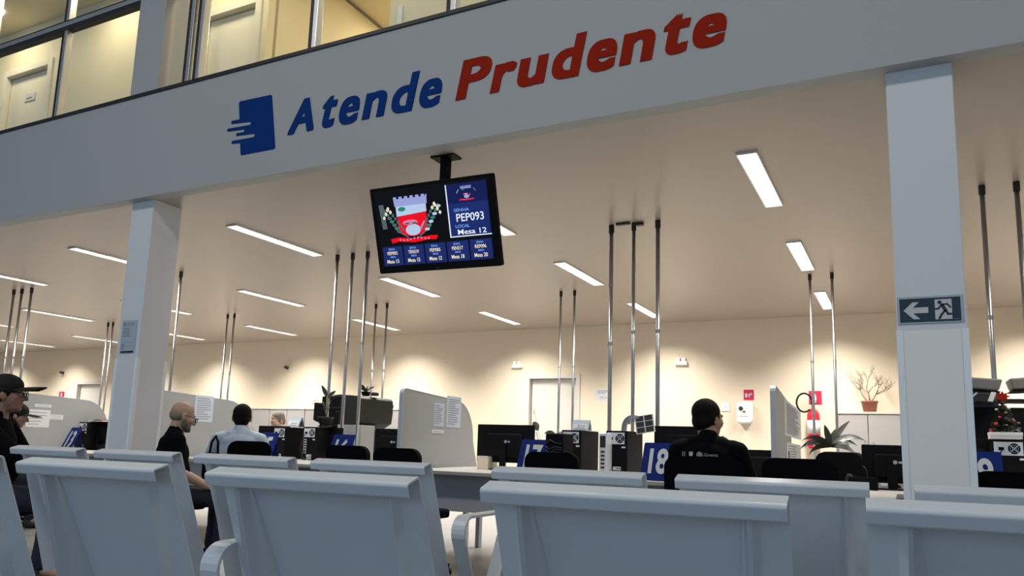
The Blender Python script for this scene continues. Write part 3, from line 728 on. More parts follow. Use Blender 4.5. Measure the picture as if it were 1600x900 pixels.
for x, l in zip(PX[:-1], ('grey divider with rounded corner at the far left carrying three notices', 'grey divider with rounded corner behind the bald man', 'grey divider with rounded corner in the middle with two sheets', 'grey divider seen edge-on right of the man in black with long white lists')):
    divider(x, l)
def onXdiv(px, py, x):    # point on a divider's visible face
    d = pdir(px, py); n_ = Vector((math.cos(math.radians(3.2)), math.sin(math.radians(3.2)), 0)); p0 = Vector((x, DY0+.02, 0))+n_*.0165
    t = (n_.dot(p0-Vector((0, 0, EYE))))/n_.dot(d); return Vector((0, 0, EYE))+d*t
def div_paper(x, px0, py0, px1, py1, lab, m='bpaper', n=8, grp=None, seed=0):
    a = onXdiv(px0, py0, x); c = onXdiv(px1, py1, x); n_ = Vector((math.cos(math.radians(3.2)), math.sin(math.radians(3.2)), 0)); e = Vector((-n_.y, n_.x, 0))
    y0 = (a-c).dot(e); z0 = (a.z+c.z)/2; hw = abs((c-a).dot(e))/2; hh = abs(a.z-c.z)/2; mid = (a+c)/2
    t = thing('paper_notice', lab, 'notice', mid, math.radians(3.2), group=grp)
    obj('sheet', bx(B(), .0, .0012, -hw, hw, -hh, hh), m, t)
    b = B(); rd = random.Random(seed)
    for i in range(n):
        z = hh*.85-(i+.5)*(1.7*hh/n); bx(b, .0012, .0017, -hw*.8, hw*rd.uniform(.1, .85), z-hh*.018-.002, z+hh*.018+.002)
    obj('print', b, 'ink', t)
div_paper(-3.70, 679, 629, 693, 667, 'narrow printed sheet on the middle divider, left of the longer sheet', n=9, seed=1)
div_paper(-3.70, 699, 618, 719, 669, 'long printed sheet on the middle divider, near its rounded corner', n=12, seed=2)
div_paper(-3.70, 675, 671.5, 693, 677.5, 'small white strip on the middle divider below the narrow sheet', 'paper', 1)
div_paper(-.765, 1225, 622, 1252, 688, 'long white printed list on the edge-on divider beside the extinguisher', 'paper', 16, seed=3)
div_paper(-.765, 1229, 691, 1252, 728, 'white printed sheet on the edge-on divider below the long list', 'paper', 8, seed=4)
div_paper(-6.66, 306, 617, 331, 660, 'bluish printed sheet on the divider behind the bald man', n=10, seed=5)
div_paper(-9.15, 43, 639, 76, 668, 'white printed sheet on the far left divider behind the man in the cap', 'paper', 5, seed=6)
div_paper(-9.15, 55, 631, 80, 637, 'thin white strip at the top of the far left divider', 'paper', 1)
div_paper(-9.15, 79, 647.5, 98, 656, 'small white label on the far left divider, right of the larger sheet', 'paper', 2)

# ================================================================== DESK SIGNS
def desk_sign(px, pybot, Y, num, lab, w_=.235, h=.285, tilt=24, yaw=0, z=DT):
    p = onY(px, pybot, Y)
    t = thing('desk_number_sign', lab, 'sign', (p.x, Y, z), math.radians(yaw), group='blue desk number signs')
    pl = Matrix.Rotation(-math.radians(tilt), 4, 'X')
    b = B(); prism(b, rrect(w_, h, .012, 4, 0, h/2+.004), 'xz', -.003, .003)
    for v in b.verts: v.co = pl @ v.co
    obj('plate', b, 'blue', t)
    b = B(); fit_text(b, num, -w_*.29, w_*.29, h*.18, h*.86, -.0045, 0, .03, .0006)
    for v in b.verts: v.co = pl @ v.co
    obj('number', b, 'digits', t)
    b = B(); prism(b, rrect(w_*.8, h*.8, .01, 4, 0, h*.4), 'xz', 0, .003); m_ = Matrix.Translation((0, .16, .0)) @ Matrix.Rotation(math.radians(14), 4, 'X')
    for v in b.verts: v.co = m_ @ v.co
    obj('support', b, 'blue', t)
desk_sign(1025, 742, 5.30, '18', 'blue desk sign number 18 beside the man in black')
desk_sign(828, 735, 5.30, '17', 'blue desk sign number 17, partly hidden by an office chair', yaw=4)
desk_sign(523, 722, 5.30, '16', 'blue desk sign number 16, cut by a black chair near the copier')
desk_sign(406, 715, 5.55, '15', 'blue desk sign number 15 at the shoulder of the dark-haired man')
desk_sign(100, 705, 5.45, '13', 'blue desk sign number 13 seen behind the bench on the left', yaw=-8)
desk_sign(1534, 752, 5.35, '19', 'blue desk sign number 19 partly behind the right pillar')

# ================================================================== COMPUTERS
def tower(px, pytop, lab, z=DT, h=.355, w_=.175, d=.40, yaw=0):
    p = onZ(px, pytop, z+h)
    if p.y > 6.15: p = onY(px, pytop, 6.15); h = p.z-z
    t = thing('tower_computer', lab, 'computer', (p.x, p.y, z), math.radians(yaw), group='black tower computers, back side to the front')
    obj('case', bx(B(), -w_/2, w_/2, 0, d, .006, h), 'black', t, bevel=.004)
    b = B(); bx(b, -w_/2+.012, w_/2-.022, -.003, .0, h-.105, h-.015)
    ps = obj('power_supply', b, 'louver', t)
    cx_, cz_ = .028, h-.060
    b = B(); prism(b, [(cx_+.036*math.cos(a), cz_+.036*math.sin(a)) for a in [2*PI*i/20 for i in range(20)]], 'xz', -.0045, -.003); fan = obj('fan', b, 'black', ps)
    b = B()
    for i in range(4):
        a = PI/4*(2*i+1); dx, dz = math.cos(a), math.sin(a); n_ = Vector((-dz, dx))*.0022
        prism(b, [(cx_+n_.x, cz_+n_.y), (cx_+dx*.036+n_.x, cz_+dz*.036+n_.y), (cx_+dx*.036-n_.x, cz_+dz*.036-n_.y), (cx_-n_.x, cz_-n_.y)], 'xz', -.0065, -.0045)
    for r_ in (.012, .024):
        pts = [(cx_+r_*math.cos(a), -.0055, cz_+r_*math.sin(a)) for a in [2*PI*i/20 for i in range(21)]]; tube(b, pts, .0012, 5)
    obj('fan_grille', b, 'alu', ps)
    b = B(); bx(b, -.062, -.030, -.0055, -.003, h-.072, h-.05); obj('power_socket', b, 'black', ps)
    b = B(); bx(b, -w_/2+.012, -w_/2+.05, -.003, 0, h-.27, h-.125)
    io = obj('port_strip', b, 'louver', t)
    b = B()
    for i, zz in enumerate((.14, .165, .19, .215, .24, .258)): bx(b, -w_/2+.016, -w_/2+.046, -.006, -.003, h-zz-.009, h-zz+.007)
    obj('ports', b, 'dark', io)
    b = B()
    for i in range(4): bx(b, -w_/2+.06, w_/2-.05, -.002, 0, h-.29-.017*i, h-.28-.017*i)
    bx(b, w_/2-.045, w_/2-.015, -.003, 0, h-.135, h-.122); bx(b, -w_/2+.06, -w_/2+.085, -.003, 0, h-.30, h-.285)
    obj('slot_covers', b, 'louver', t)
    b = B(); tube(b, [(-.04, -.004, h-.065), (-.06, -.03, h-.10), (-.08, -.04, h-.22), (-.03, -.05, .03), (.05, -.03, .008)], .004, 6); obj('cable', b, 'dark', t)
    return t
TW1 = tower(893, 672, 'tower computer right of sign 17, back side with grey fan panel')
tower(963.5, 673, 'tower computer under the roll of photo labels, left of sign 18')
tower(438, 667, 'left one of two tower computers between signs 15 and 16')
TW2 = tower(485, 667, 'tower computer under the black flower pot')
tower(1576, 687, 'tower computer below the little Christmas tree at the right edge', w_=.20)
tower(131, 659.5, 'tower computer left of the left pillar beside the blue sign')
def monitor(px, pytop, Y, lab, w_=.46, h=.28, yaw=0, logo=True, z0=DT):
    p = onY(px, pytop, Y); zt = p.z-z0
    t = thing('monitor', lab, 'monitor', (p.x, Y, z0), math.radians(yaw), group='black monitors seen from behind')
    b = B(); prism(b, rrect(w_, h, .008, 3, 0, zt-h/2), 'xz', .0, .022); obj('casing', b, 'black', t, bevel=.003)
    obj('screen', bx(B(), -w_/2+.01, w_/2-.01, .022, .0235, zt-h+.015, zt-.01), 'scr_black', t)
    b = B(); prism(b, rrect(w_*.62, h*.62, .03, 4, 0, zt-h*.55), 'xz', -.028, .0); obj('back_cover', b, 'black', t, bevel=.008)
    b = B(); prism(b, rrect(.06, max(.06, zt-h*.55), .01, 3, 0, (zt-h*.55)/2+.01), 'xz', -.045, -.028); prism(b, rrect(.24, .17, .03, 4, 0, 0), 'xy', .0, .010); obj('stand', b, 'black', t)
    if logo:
        b = B(); cyl(b, (.02, -.029, zt-h*.45), (.02, -.031, zt-h*.45), .013, n=16); bx(b, .04, .062, -.031, -.029, zt-h*.45-.007, zt-h*.45+.007); obj('maker_badge', b, 'monlogo', t)
    return t
monitor(790, 663.5, 6.05, 'large black monitor in front of the central door, back side', w_=.56, h=.33)
monitor(613, 670, 6.1, 'black monitor left of the middle divider, back side with small light badge', w_=.40)
monitor(1070, 666, 6.1, 'black monitor behind the man in black', logo=False, w_=.50)
monitor(1188, 703, 6.2, 'low black monitor between the man in black and the edge-on divider', logo=False, w_=.42, h=.22)
monitor(1392, 695.5, 5.75, 'black monitor left of the right pillar, with light badge', w_=.36, h=.25, yaw=3)
monitor(428, 665.5, 6.35, 'black monitor in front of the office worker, left one of two', w_=.44, logo=False)
monitor(508, 668, 6.35, 'black monitor behind the black flower pot', w_=.46, logo=False)
monitor(158, 659, 6.3, 'black monitor just left of the left pillar', w_=.50, logo=False)
monitor(1522, 686, 6.3, 'black monitor right of the right pillar behind sign 19', w_=.26, logo=False)
# slim silver unit
p = onZ(942, 677, DT+.33)
t = thing('slim_computer', 'slim silver grey box standing left of the tower under the photo labels', 'computer', (p.x, p.y, DT))
obj('case', bx(B(), -.03, .03, 0, .30, .004, .33), 'louver', t, bevel=.004)
b = B(); bx(b, -.022, .022, -.002, 0, .22, .31); [bx(b, -.015, .015, -.002, 0, .03+.03*i, .045+.03*i) for i in range(6)]; obj('back_ports', b, 'dark', t)
# small mesh fan box left of tower 17
p = onZ(866, 677, DT+.31)
t = thing('network_box', 'small black box with mesh and tangled cables between sign 17 and the tower', 'device', (p.x, p.y, DT))
obj('case', bx(B(), -.07, .07, 0, .2, .0, .31), 'black', t, bevel=.01)
b = B(); rd = random.Random(4)
for i in range(9):
    z_ = .04+.025*i; tube(b, [(-.06, -.004, z_), (-.03+rd.uniform(-.01, .01), -.025, z_+rd.uniform(-.03, .03)), (.02, -.03, z_+rd.uniform(-.03, .03)), (.06, -.004, z_+rd.uniform(-.01, .01))], .0045, 6)
obj('cables', b, 'dark', t)

# ================================================================== OFFICE CHAIRS
def office_chair(px, pytop, Y, lab, w_=.42, rz=0., zt=None, tilt=6, x=None):
    p = onY(px, pytop, Y); zt = zt or p.z; x = p.x if x is None else x
    t = thing('office_chair', lab, 'chair', (x, Y, 0), math.radians(rz), group='black office chairs')
    b = B(); h = .44; pts = rrect(w_, h, .075, 6, 0, 0); f0 = [b.verts.new((a, .020+.10*(a/w_)**2*1.2, z_)) for a, z_ in pts]
    g = B()
    n = 10; rows_ = []
    # padded back: grid with rounded outline
    m_ = Matrix.Translation((0, 0, zt-h/2)) @ Matrix.Rotation(math.radians(tilt), 4, 'X')
    b.free(); b = B()
    F = [b.verts.new((a, -.012+.35*a*a, z_)) for a, z_ in pts]; K = [b.verts.new((a*.97, .045+.35*a*a, z_*.97)) for a, z_ in pts]
    b.faces.new(F); b.faces.new(K)
    for i in range(len(pts)): b.faces.new((F[i], F[(i+1) % len(pts)], K[(i+1) % len(pts)], K[i]))
    bmesh.ops.triangulate(b, faces=[f for f in b.faces if len(f.verts) > 4])
    for v in b.verts: v.co = m_ @ v.co
    obj('backrest', b, 'fabric', t, bevel=.008)
    b = B(); prism(b, rrect(.46, .44, .09, 6, 0, .24), 'xy', .405, .465); obj('seat', b, 'fabric', t, bevel=.018, seg=3)
    b = B(); tube(b, [(0, .2, .40), (0, .02, .39), (0, -.03, .50), (0, -.03, zt-h*.6)], .018, 8); obj('back_support', b, 'black', t)
    b = B(); cyl(b, (0, .24, .12), (0, .24, .43), .028, n=14); obj('gas_post', b, 'black', t)
    b = B()
    for i in range(5):
        a = 2*PI*i/5+.3; e = Vector((math.cos(a), math.sin(a), 0)); tube(b, [Vector((0, .24, .12)), Vector((0, .24, .11))+e*.15, Vector((0, .24, .075))+e*.29], [.024, .02, .014], 8)
    bs = obj('star_base', b, 'black', t)
    for i in range(5):
        a = 2*PI*i/5+.3; e = Vector((math.cos(a), math.sin(a), 0)); c_ = Vector((0, .24, .028))+e*.29; s_ = Vector((-e.y, e.x, 0))
        b = B(); cyl(b, c_-s_*.022, c_+s_*.022, .028, n=14); cyl(b, c_+Vector((0, 0, .02)), c_+Vector((0, 0, .06)), .01); obj('caster', b, 'black', bs)
    return t
office_chair(543, 695.5, 5.05, 'empty black office chair in front of sign 16')
office_chair(620, 699.5, 4.65, 'empty black office chair left of the middle divider', w_=.40)
office_chair(862, 706, 4.85, 'empty black office chair in front of sign 17', w_=.40)
office_chair(1248, 716, 4.80, 'empty black office chair in front of the edge-on divider', w_=.42)
office_chair(1314, 706, 6.95, 'black office chair behind the desk, below the big-leaf plant', w_=.40, rz=160, tilt=0)
office_chair(1594, 737, 4.75, 'black office chair at the right picture edge in front of the tower computer', w_=.44)

# ================================================================== PLANTS, PRINTERS, SMALL THINGS
def leaf(b, base, dirv, L, wd, droop=.3, mi=0, n=8, fold=.15, roll=.8):
    """curved lance leaf: starts at base, goes along dirv and droops"""
    d = Vector(dirv).normalized(); side = d.cross(Vector((0, 0, 1)))
    side = side.normalized() if side.length > 1e-3 else Vector((1, 0, 0)); p = Vector(base); rows_ = []
    side = Matrix.Rotation(roll, 3, d) @ side
    dd = d.copy()
    for i in range(n+1):
        t = i/n; w_ = wd*math.sin(PI*min(1, (t*.92+.06)))**.8*(1-.15*t)
        up = side.cross(dd).normalized()
        rows_.append([b.verts.new(p-side*w_+up*w_*fold), b.verts.new(p), b.verts.new(p+side*w_+up*w_*fold)])
        p = p+dd*(L/n); dd = (dd+Vector((0, 0, -droop/n*2*(t+.3)))).normalized()
    top = []
    for r_ in rows_: top.append([b.verts.new(v.co+Vector((0, 0, .0018))) for v in r_])
    for G in (rows_, top):
        for i in range(n):
            for k_ in range(2):
                f = b.faces.new((G[i][k_], G[i][k_+1], G[i+1][k_+1], G[i+1][k_])); f.material_index = mi; f.smooth = True
    return b
def pot(t, r, h, m, z=0, rim=.012, saucer=False):
    b = B(); lathe(b, [(r*.72, z), (r*.95, z+h*.86), (r+.0, z+h*.86), (r+rim*.4, z+h), (r-.008, z+h), (r-.012, z+h*.88), (.005, z+h*.87)]); o = obj('pot', b, m, t)
    b = B(); lathe(b, [(r*.85, z+h*.84), (r*.4, z+h*.88), (.002, z+h*.89)]); obj('soil', b, 'soil', t)
    if saucer: b = B(); lathe(b, [(r*.75, z-.012), (r*.98, z), (r*.96, z+.004), (.004, z-.004)]); obj('saucer', b, m, t)
# 1: plant in the black pot on the tower between signs 15 and 16
t = thing('potted_plant', 'dark plant with few long leaves in a black pot on the tower computer', 'plant', (TW2.location.x+.075, TW2.location.y+.14, onY(485, 667, TW2.location.y).z+.014))
pot(t, .080, .095, 'pot', 0, saucer=True)
def stemline(t, pts, r=.003, m='stem'): obj('stem', tube(B(), pts, r, 6), m, t)
stemline(t, [(0, 0, .08), (.0, 0, .2), (.005, 0, .32)], .004); stemline(t, [(0, 0, .08), (-.02, 0, .18), (-.05, 0, .25)]); stemline(t, [(0, 0, .08), (.02, 0, .2), (.06, 0, .27)])
for base, dr, L, wd, dp, rl in (((.005, 0, .30), (-.62, .0, .78), .155, .030, -.1, 1.45), ((.005, 0, .29), (.62, .1, .55), .12, .028, .1, 1.3), ((-.05, 0, .25), (-1, 0, .25), .15, .010, .5, .2),
                            ((-.03, 0, .22), (-1, .1, .28), .20, .011, .55, .3), ((.06, 0, .27), (.9, 0, .5), .14, .008, .05, .3), ((0, 0, .17), (-.5, -.2, .3), .05, .018, .3, 1.), ((.01, 0, .2), (.6, -.5, -.4), .10, .012, .4, .8)):
    obj('leaf', leaf(B(), base, dr, L, wd, dp, roll=rl), 'leaf', t)
# 2: copier on the floor behind, with stand
px0 = onY(578, 640, 7.6)
t = thing('office_copier', 'large charcoal multifunction copier behind the three poles', 'copier', (px0.x-.10, 7.6, 0), math.radians(-4))
zt = onY(575, 619, 7.6).z
obj('body', bx(B(), -.45, -.06, -.26, .30, zt-.37, zt-.015), 'black', t, bevel=.012)
obj('paper_feed', bx(B(), -.60, -.22, -.24, .10, zt-.31, zt-.095), 'black', t, bevel=.012)
b = B(); prism(b, [(-.60, zt-.31), (-.40, zt-.31), (-.30, zt-.40), (-.34, zt-.40)], 'xz', -.22, .0); obj('tilted_tray', b, 'dark', t)
b = B(); prism(b, [(-.30, zt-.001), (-.20, zt+.008), (.02, zt-.004), (.02, zt-.03), (-.30, zt-.03)], 'xz', -.22, .22); obj('document_feeder', b, 'dark', t, bevel=.004)
b = B(); prism(b, [(-.07, zt-.005), (.20, zt-.02), (.235, zt-.05), (.24, zt-.20), (.225, zt-.33), (.11, zt-.39), (-.07, zt-.38)], 'xz', -.34, .28); obj('end_cover', b, 'printer', t, bevel=.01)
b = B(); prism(b, [(-.085, .10), (.065, .10), (.06, zt-.40), (-.085, zt-.37)], 'xz', -.30, .2); obj('column', b, 'printer', t, bevel=.006)
b = B(); prism(b, rrect(.17, .06, .02, 4, .145, zt-.445), 'xz', -.26, .1); obj('side_tray', b, 'printer', t, bevel=.004)
b = B(); bx(b, -.42, -.12, -.263, -.26, zt-.16, zt-.15); bx(b, -.20, -.16, -.264, -.26, zt-.21, zt-.195); obj('front_seam', b, 'dark', t)
b = B(); bx(b, -.44, .20, -.25, .25, .03, .10); obj('base', b, 'black', t, bevel=.005)
cp = Vector((px0.x, 7.6, zt))
t = thing('potted_plant', 'small dark leafy plant standing on top of the copier', 'plant', (cp.x-.06, 7.58, zt+.001))
pot(t, .06, .05, 'pot'); rd = random.Random(3)
for i in range(7):
    a = 2*PI*i/7; obj('leaf', leaf(B(), (0, 0, .04), (math.cos(a), math.sin(a)*.6, .9+.3*rd.random()), .10+.08*rd.random(), .018, .9), 'leaf', t)
t = thing('round_tin', 'small round dark tin lying on top of the copier', 'tin', (cp.x+.10, 7.55, zt+.001))
obj('body', lathe(B(), [(.045, 0), (.047, .03), (.04, .04), (.0, .042)]), 'dark', t)
# white cupboard below copier, seen behind sign 16
c = onY(560, 665, 7.05)
t = thing('grey_drawer_unit', 'light grey cupboard seen between sign 16 and the copier', 'cabinet', (c.x-.08, 7.0, 0))
obj('body', bx(B(), -.18, .16, 0, .25, 0, onY(555, 664, 7.0).z), 'panel', t, bevel=.004)
b = B(); bx(b, -.17, .15, -.004, 0, .55, .80); dr_ = obj('drawer', b, 'panel', t); b = B(); bx(b, -.05, .04, -.016, -.004, .70, .715); obj('handle', b, 'alu', dr_)
# stack of printers right of the right pillar
c = onY(1560, 640, 6.55)
t = thing('desktop_printer', 'black desktop printer under the grey covers, right of the right pillar', 'printer', (c.x, 6.72, DT))
zz = onY(1560, 632, 6.5).z-DT
obj('body', bx(B(), -.34, .30, -.2, .24, .0, zz-.02), 'black', t, bevel=.01)
obj('output_tray', bx(B(), -.26, .08, -.24, -.2, .12, zz*.55), 'dark', t, bevel=.01)
b = B(); prism(b, [(-.34, zz-.02), (-.34, zz+.03), (-.02, zz+.03), (.0, zz+.0), (.0, zz-.02)], 'xz', -.22, .1); obj('lid', b, 'dark', t, bevel=.006)
b = B(); bx(b, -.16, -.13, -.203, -.2, zz*.5, zz*.56); obj('badge', b, 'alu', t)
b = B(); prism(b, [(-.34, zz+.035), (-.30, zz+.045), (.30, zz+.04), (.30, zz+.03)], 'xz', -.2, .2); obj('top_rim', b, 'printer', t)
def cover(px, py, wd, ht, roll, lab):
    c = onY(px, py, 6.5); t = thing('printer_lid', lab, 'printer lid', (c.x, 6.5, c.z), rot=(0, math.radians(roll), 0))
    b = B(); prism(b, [(-wd/2, ht/2), (-wd/2+.02, -ht/2), (wd/2-.02, -ht/2), (wd/2, ht/2)], 'xz', -.02, .26); obj('shell', b, 'printerg', t, bevel=.012)
    b = B(); prism(b, rrect(wd*.9, .012, .004, 2, 0, -ht/2-.008), 'xz', -.01, .25); obj('lower_edge', b, 'black', t)
cover(1538, 600, .22, .085, 5, 'open grey printer lid just right of the right pillar'); cover(1598, 599, .16, .08, -3, 'open grey printer lid at the right picture edge')
c = onY(1548, 622, 6.5)
t = thing('paper_feeder', 'black tilted feeder with a white block, below the open grey lid', 'printer part', (c.x, 6.48, c.z))
b = B(); prism(b, [(-.22, -.035), (-.20, .03), (-.02, .03), (.03, -.035)], 'xz', -.1, .1); obj('tray', b, 'dark', t, bevel=.006)
b = B(); prism(b, [(-.03, -.03), (-.005, .035), (.025, .03), (.0, -.035)], 'xz', -.12, -.09); obj('white_block', b, 'white', t)
b = B(); prism(b, [(-.13, .0), (-.10, .03), (-.085, .03), (-.115, .0)], 'xz', -.115, -.10); obj('light_latch', b, 'alu', t)
# Christmas tree on its white box
zt_ = DT+.355
p = onZ(1574, 686, zt_)
t = thing('white_box', 'white flat box on the tower computer carrying the little Christmas tree', 'box', (p.x, p.y+.13, zt_+.002))
bh = .042
obj('carton', bx(B(), -.09, .09, -.09, .09, 0, bh), 'paper', t, bevel=.002)
obj('lid', bx(B(), -.092, .092, -.092, .092, bh-.018, bh+.002), 'white', t)
tp = Vector((p.x+.0, p.y+.13, zt_+bh+.004))
t = thing('christmas_tree', 'small dark Christmas tree with red star and red baubles on the white box', 'decoration', tp); t.scale = (.92, .92, .74)
obj('stand', lathe(B(), [(.04, 0), (.045, .02), (.008, .03), (.006, .30), (.002, .31)]), 'dark', t)
rd = random.Random(11); b = B()
for lv in range(9):
    z_ = .03+.030*lv; rr = .115*(1-lv/9.8)
    for i in range(16-lv):
        a = rd.uniform(0, 2*PI); L = rr*rd.uniform(.75, 1.1); e = Vector((math.cos(a), math.sin(a), -.15+rd.uniform(-.15, .25)))
        leaf(b, (0, 0, z_+rd.uniform(-.012, .012)), e, L, .012, .3, 0, 4)
        p1 = Vector((0, 0, z_))+e*L*.7
        for q in range(3): leaf(b, p1, (rd.uniform(-1, 1), rd.uniform(-1, 1), rd.uniform(-.5, .8)), .03, .004, .2, 0, 3)
fo = obj('needles', b, 'leaf', t); fo['kind'] = 'stuff'
b = B(); st_ = []
for i in range(16): a = 2*PI*i/16; r_ = .052 if i % 2 == 0 else .028; st_.append((r_*math.cos(a+PI/2), .325+r_*math.sin(a+PI/2)))
prism(b, st_, 'xz', -.012, .0); obj('red_star', b, 'brick', t)
for i, (x_, y_, z_) in enumerate(((-.055, -.07, .06), (-.085, -.04, .0), (.01, -.06, .16), (-.03, -.06, .12), (.05, -.06, .10), (.03, -.05, .20), (.085, -.04, .07), (-.045, -.03, .19))):
    o = obj('bauble', ball(B(), (x_, y_, z_+.015), .011 if i > 1 else .014), 'red' if i in (0, 1, 3) else ('cabtop' if i % 2 else 'terra'), t)
p = onZ(1542, 688, zt_)
t = thing('white_cup', 'small white beaker left of the Christmas tree', 'cup', (p.x, p.y+.1, DT+.001)); hh = onY(1540, 662, p.y+.1).z-DT
b = B(); lathe(b, [(.028, 0), (.034, hh), (.031, hh), (.026, .01), (.002, .008)]); obj('body', b, 'white', t)
b = B(); pts = [(.034+.02*math.sin(a), 0, hh*.75+.03*math.cos(a)) for a in [PI*i/8 for i in range(9)]]; tube(b, pts, .004, 6); obj('handle', b, 'white', t)
# roll of photo labels on tower
p = onZ(985, 673, DT+.36)
t = thing('photo_label_roll', 'curled white sheet of small dark photos lying on the tower left of sign 18', 'label sheet', (p.x+.02, p.y+.16, DT+.356), math.radians(4)); t.scale = (1.15, 1.15, 1.15)
b = B(); prof = [(-.115+.095*(1-math.cos(PI*i/12))*.9, .115*math.sin(PI*i/12)**.75) for i in range(13)]
A = [[b.verts.new((x_+s_*.03*0, s_, z_)) for s_ in (-.05, .10)] for x_, z_ in prof]; C = [[b.verts.new((x_*1.01, s_, z_+.0025)) for s_ in (-.05, .10)] for x_, z_ in prof]
for i in range(12):
    for G in (A, C): b.faces.new((G[i][0], G[i+1][0], G[i+1][1], G[i][1]))
    for k_ in (0, 1): b.faces.new((A[i][k_], A[i+1][k_], C[i+1][k_], C[i][k_]))
obj('curled_sheet', b, 'bpaper', t)
fr = B(); m_ = Matrix.Translation((.055, -.055, .052)) @ Matrix.Rotation(math.radians(-10), 4, 'Y') @ Matrix.Rotation(math.radians(-8), 4, 'X')
bx(fr, -.068, .068, -.002, 0, -.062, .065, 0, m_)
ff = obj('front_sheet', fr, 'paper', t)
for i in range(2):
    for j in range(3):
        b = B(); bx(b, -.060+.063*i, -.005+.063*i, -.003, -.002, -.056+.041*j, -.020+.041*j, 0, m_); obj('photo', b, 'dark', ff)
b = B()
for i in range(4):
    a = .35+.25*i; prism(b, [(-.10+.03*i, .03+.02*i), (-.095+.03*i, .07+.012*i), (-.077+.03*i, .075+.012*i), (-.08+.03*i, .03+.02*i)], 'xz', -.052, -.0505)
obj('side_photos', b, 'ink', t)
# tent cards
def tent(px, py, z, lab, wd=.15, h=.085, yaw=0):
    p = onZ(px, py, z) if not isinstance(z, bpy.types.Object) else Vector((z.location.x+.045, z.location.y+.05, 0))
    if isinstance(z, bpy.types.Object): z = onY(893, 672, TW1.location.y).z
    t = thing('tent_card', lab, 'card', (p.x, p.y+.06, z+.002), math.radians(yaw))
    b = B(); prism(b, [(-.05, 0), (-.012, h), (.012, h), (.05, 0), (.046, 0), (.0, h-.012), (-.046, 0)], 'yz', -wd/2, wd/2); obj('folded_card', b, 'bpaper', t)
    b = B(); m_ = Matrix.Translation((0, -.05, 0)) @ Matrix.Rotation(-math.atan2(.038, h), 4, 'X')
    bx(b, -wd*.42, wd*.42, -.002, -.0005, .008, h*.66, 0, m_); obj('label_field', b, 'paper', t)
    b = B(); bx(b, -wd*.14, -wd*.04, -.003, -.002, .030, .048, 0, m_); bx(b, wd*.02, wd*.3, -.003, -.002, .036, .042, 0, m_); bx(b, -wd*.3, wd*.3, -.003, -.002, .015, .021, 0, m_); obj('print', b, 'scr_blue' if False else 'ink', t)
tent(906, 671, TW1, 'white folded card on the tower right of sign 17', wd=.145, yaw=3)
p_ = onY(456, 667, 6.36)
tent(456, 667, p_.z, 'pale blue folded card on the black monitor beside the worker head', wd=.165, h=.10)
# leafy plant stalks behind sign 17
p = onY(838, 684, 6.45)
t = thing('potted_plant', 'plant with one round dark leaf between the large monitor and sign 17', 'plant', (p.x+.02, 6.45, DT))
pot(t, .06, .10, 'pot'); zl = onY(835, 668, 6.45).z-DT
stemline(t, [(0, 0, .08), (.01, 0, zl*.6), (-.02, 0, zl-.04)]); stemline(t, [(0, 0, .08), (.02, 0, zl*.7), (-.05, 0, zl+.16)], .0015)
obj('leaf', leaf(B(), (-.05, 0, zl+.05), (.5, -.1, -.8), .095, .035, .0), 'leaf', t); obj('leaf', leaf(B(), (-.05, 0, zl+.12), (.1, 0, .9), .05, .008, .1), 'stem', t)
t = thing('potted_plant', 'drooping dark leaves behind the tangle of cables left of the tower', 'plant', (p.x+.16, 6.48, DT))
pot(t, .05, .10, 'pot'); stemline(t, [(0, 0, .08), (.0, 0, .22), (.02, 0, zl-.06)])
for dr_, L in (((-.7, 0, .35), .12), ((.9, 0, .3), .13), ((-.35, 0, -.6), .09), ((.5, .2, .2), .08)): obj('leaf', leaf(B(), (.02, 0, zl-.06), dr_, L, .022, .9), 'leaf', t)
# big-leaf plant right
p = onY(1298, 706, 7.5)
t = thing('filing_cabinet', 'low grey filing cabinet standing below the big-leaf plant', 'cabinet', (p.x, 7.5, 0))
obj('body', bx(B(), -.22, .22, -.24, .24, 0, .74), 'panel', t, bevel=.004)
for i in range(3): dw = obj('drawer', bx(B(), -.21, .21, -.255, -.24, .03+.235*i, .25+.235*i), 'cab', t, bevel=.002); obj('handle', bx(B(), -.06, .06, -.27, -.256, .17+.235*i, .185+.235*i), 'alu', dw)
t = thing('potted_plant', 'large plant with arching striped leaves in front of the fire extinguisher', 'plant', (p.x, 7.5, .741))
pot(t, .12, .20, 'pot')
zb = .58
for dr_, L, wd, dp in (((-1, -.1, .9), .30, .024, 1.3), ((-1, .1, .45), .30, .026, 1.1), ((.55, 0, 1.0), .30, .026, .4), ((.9, .1, .75), .36, .030, 1.2), ((.8, -.1, .5), .25, .026, 1.0),
                        ((-.6, -.4, .55), .30, .026, 1.6), ((.5, -.5, .6), .30, .026, 1.7), ((-.15, -.3, 1), .22, .02, .5), ((.9, .1, .15), .28, .024, 1.3), ((-.8, -.2, .1), .24, .024, 1.3), ((.2, .4, 1), .2, .02, .5)):
    obj('leaf', leaf(B(), (0, 0, zb*.5), dr_, L*.95, wd*1.5, dp, n=10), 'leaf2', t)
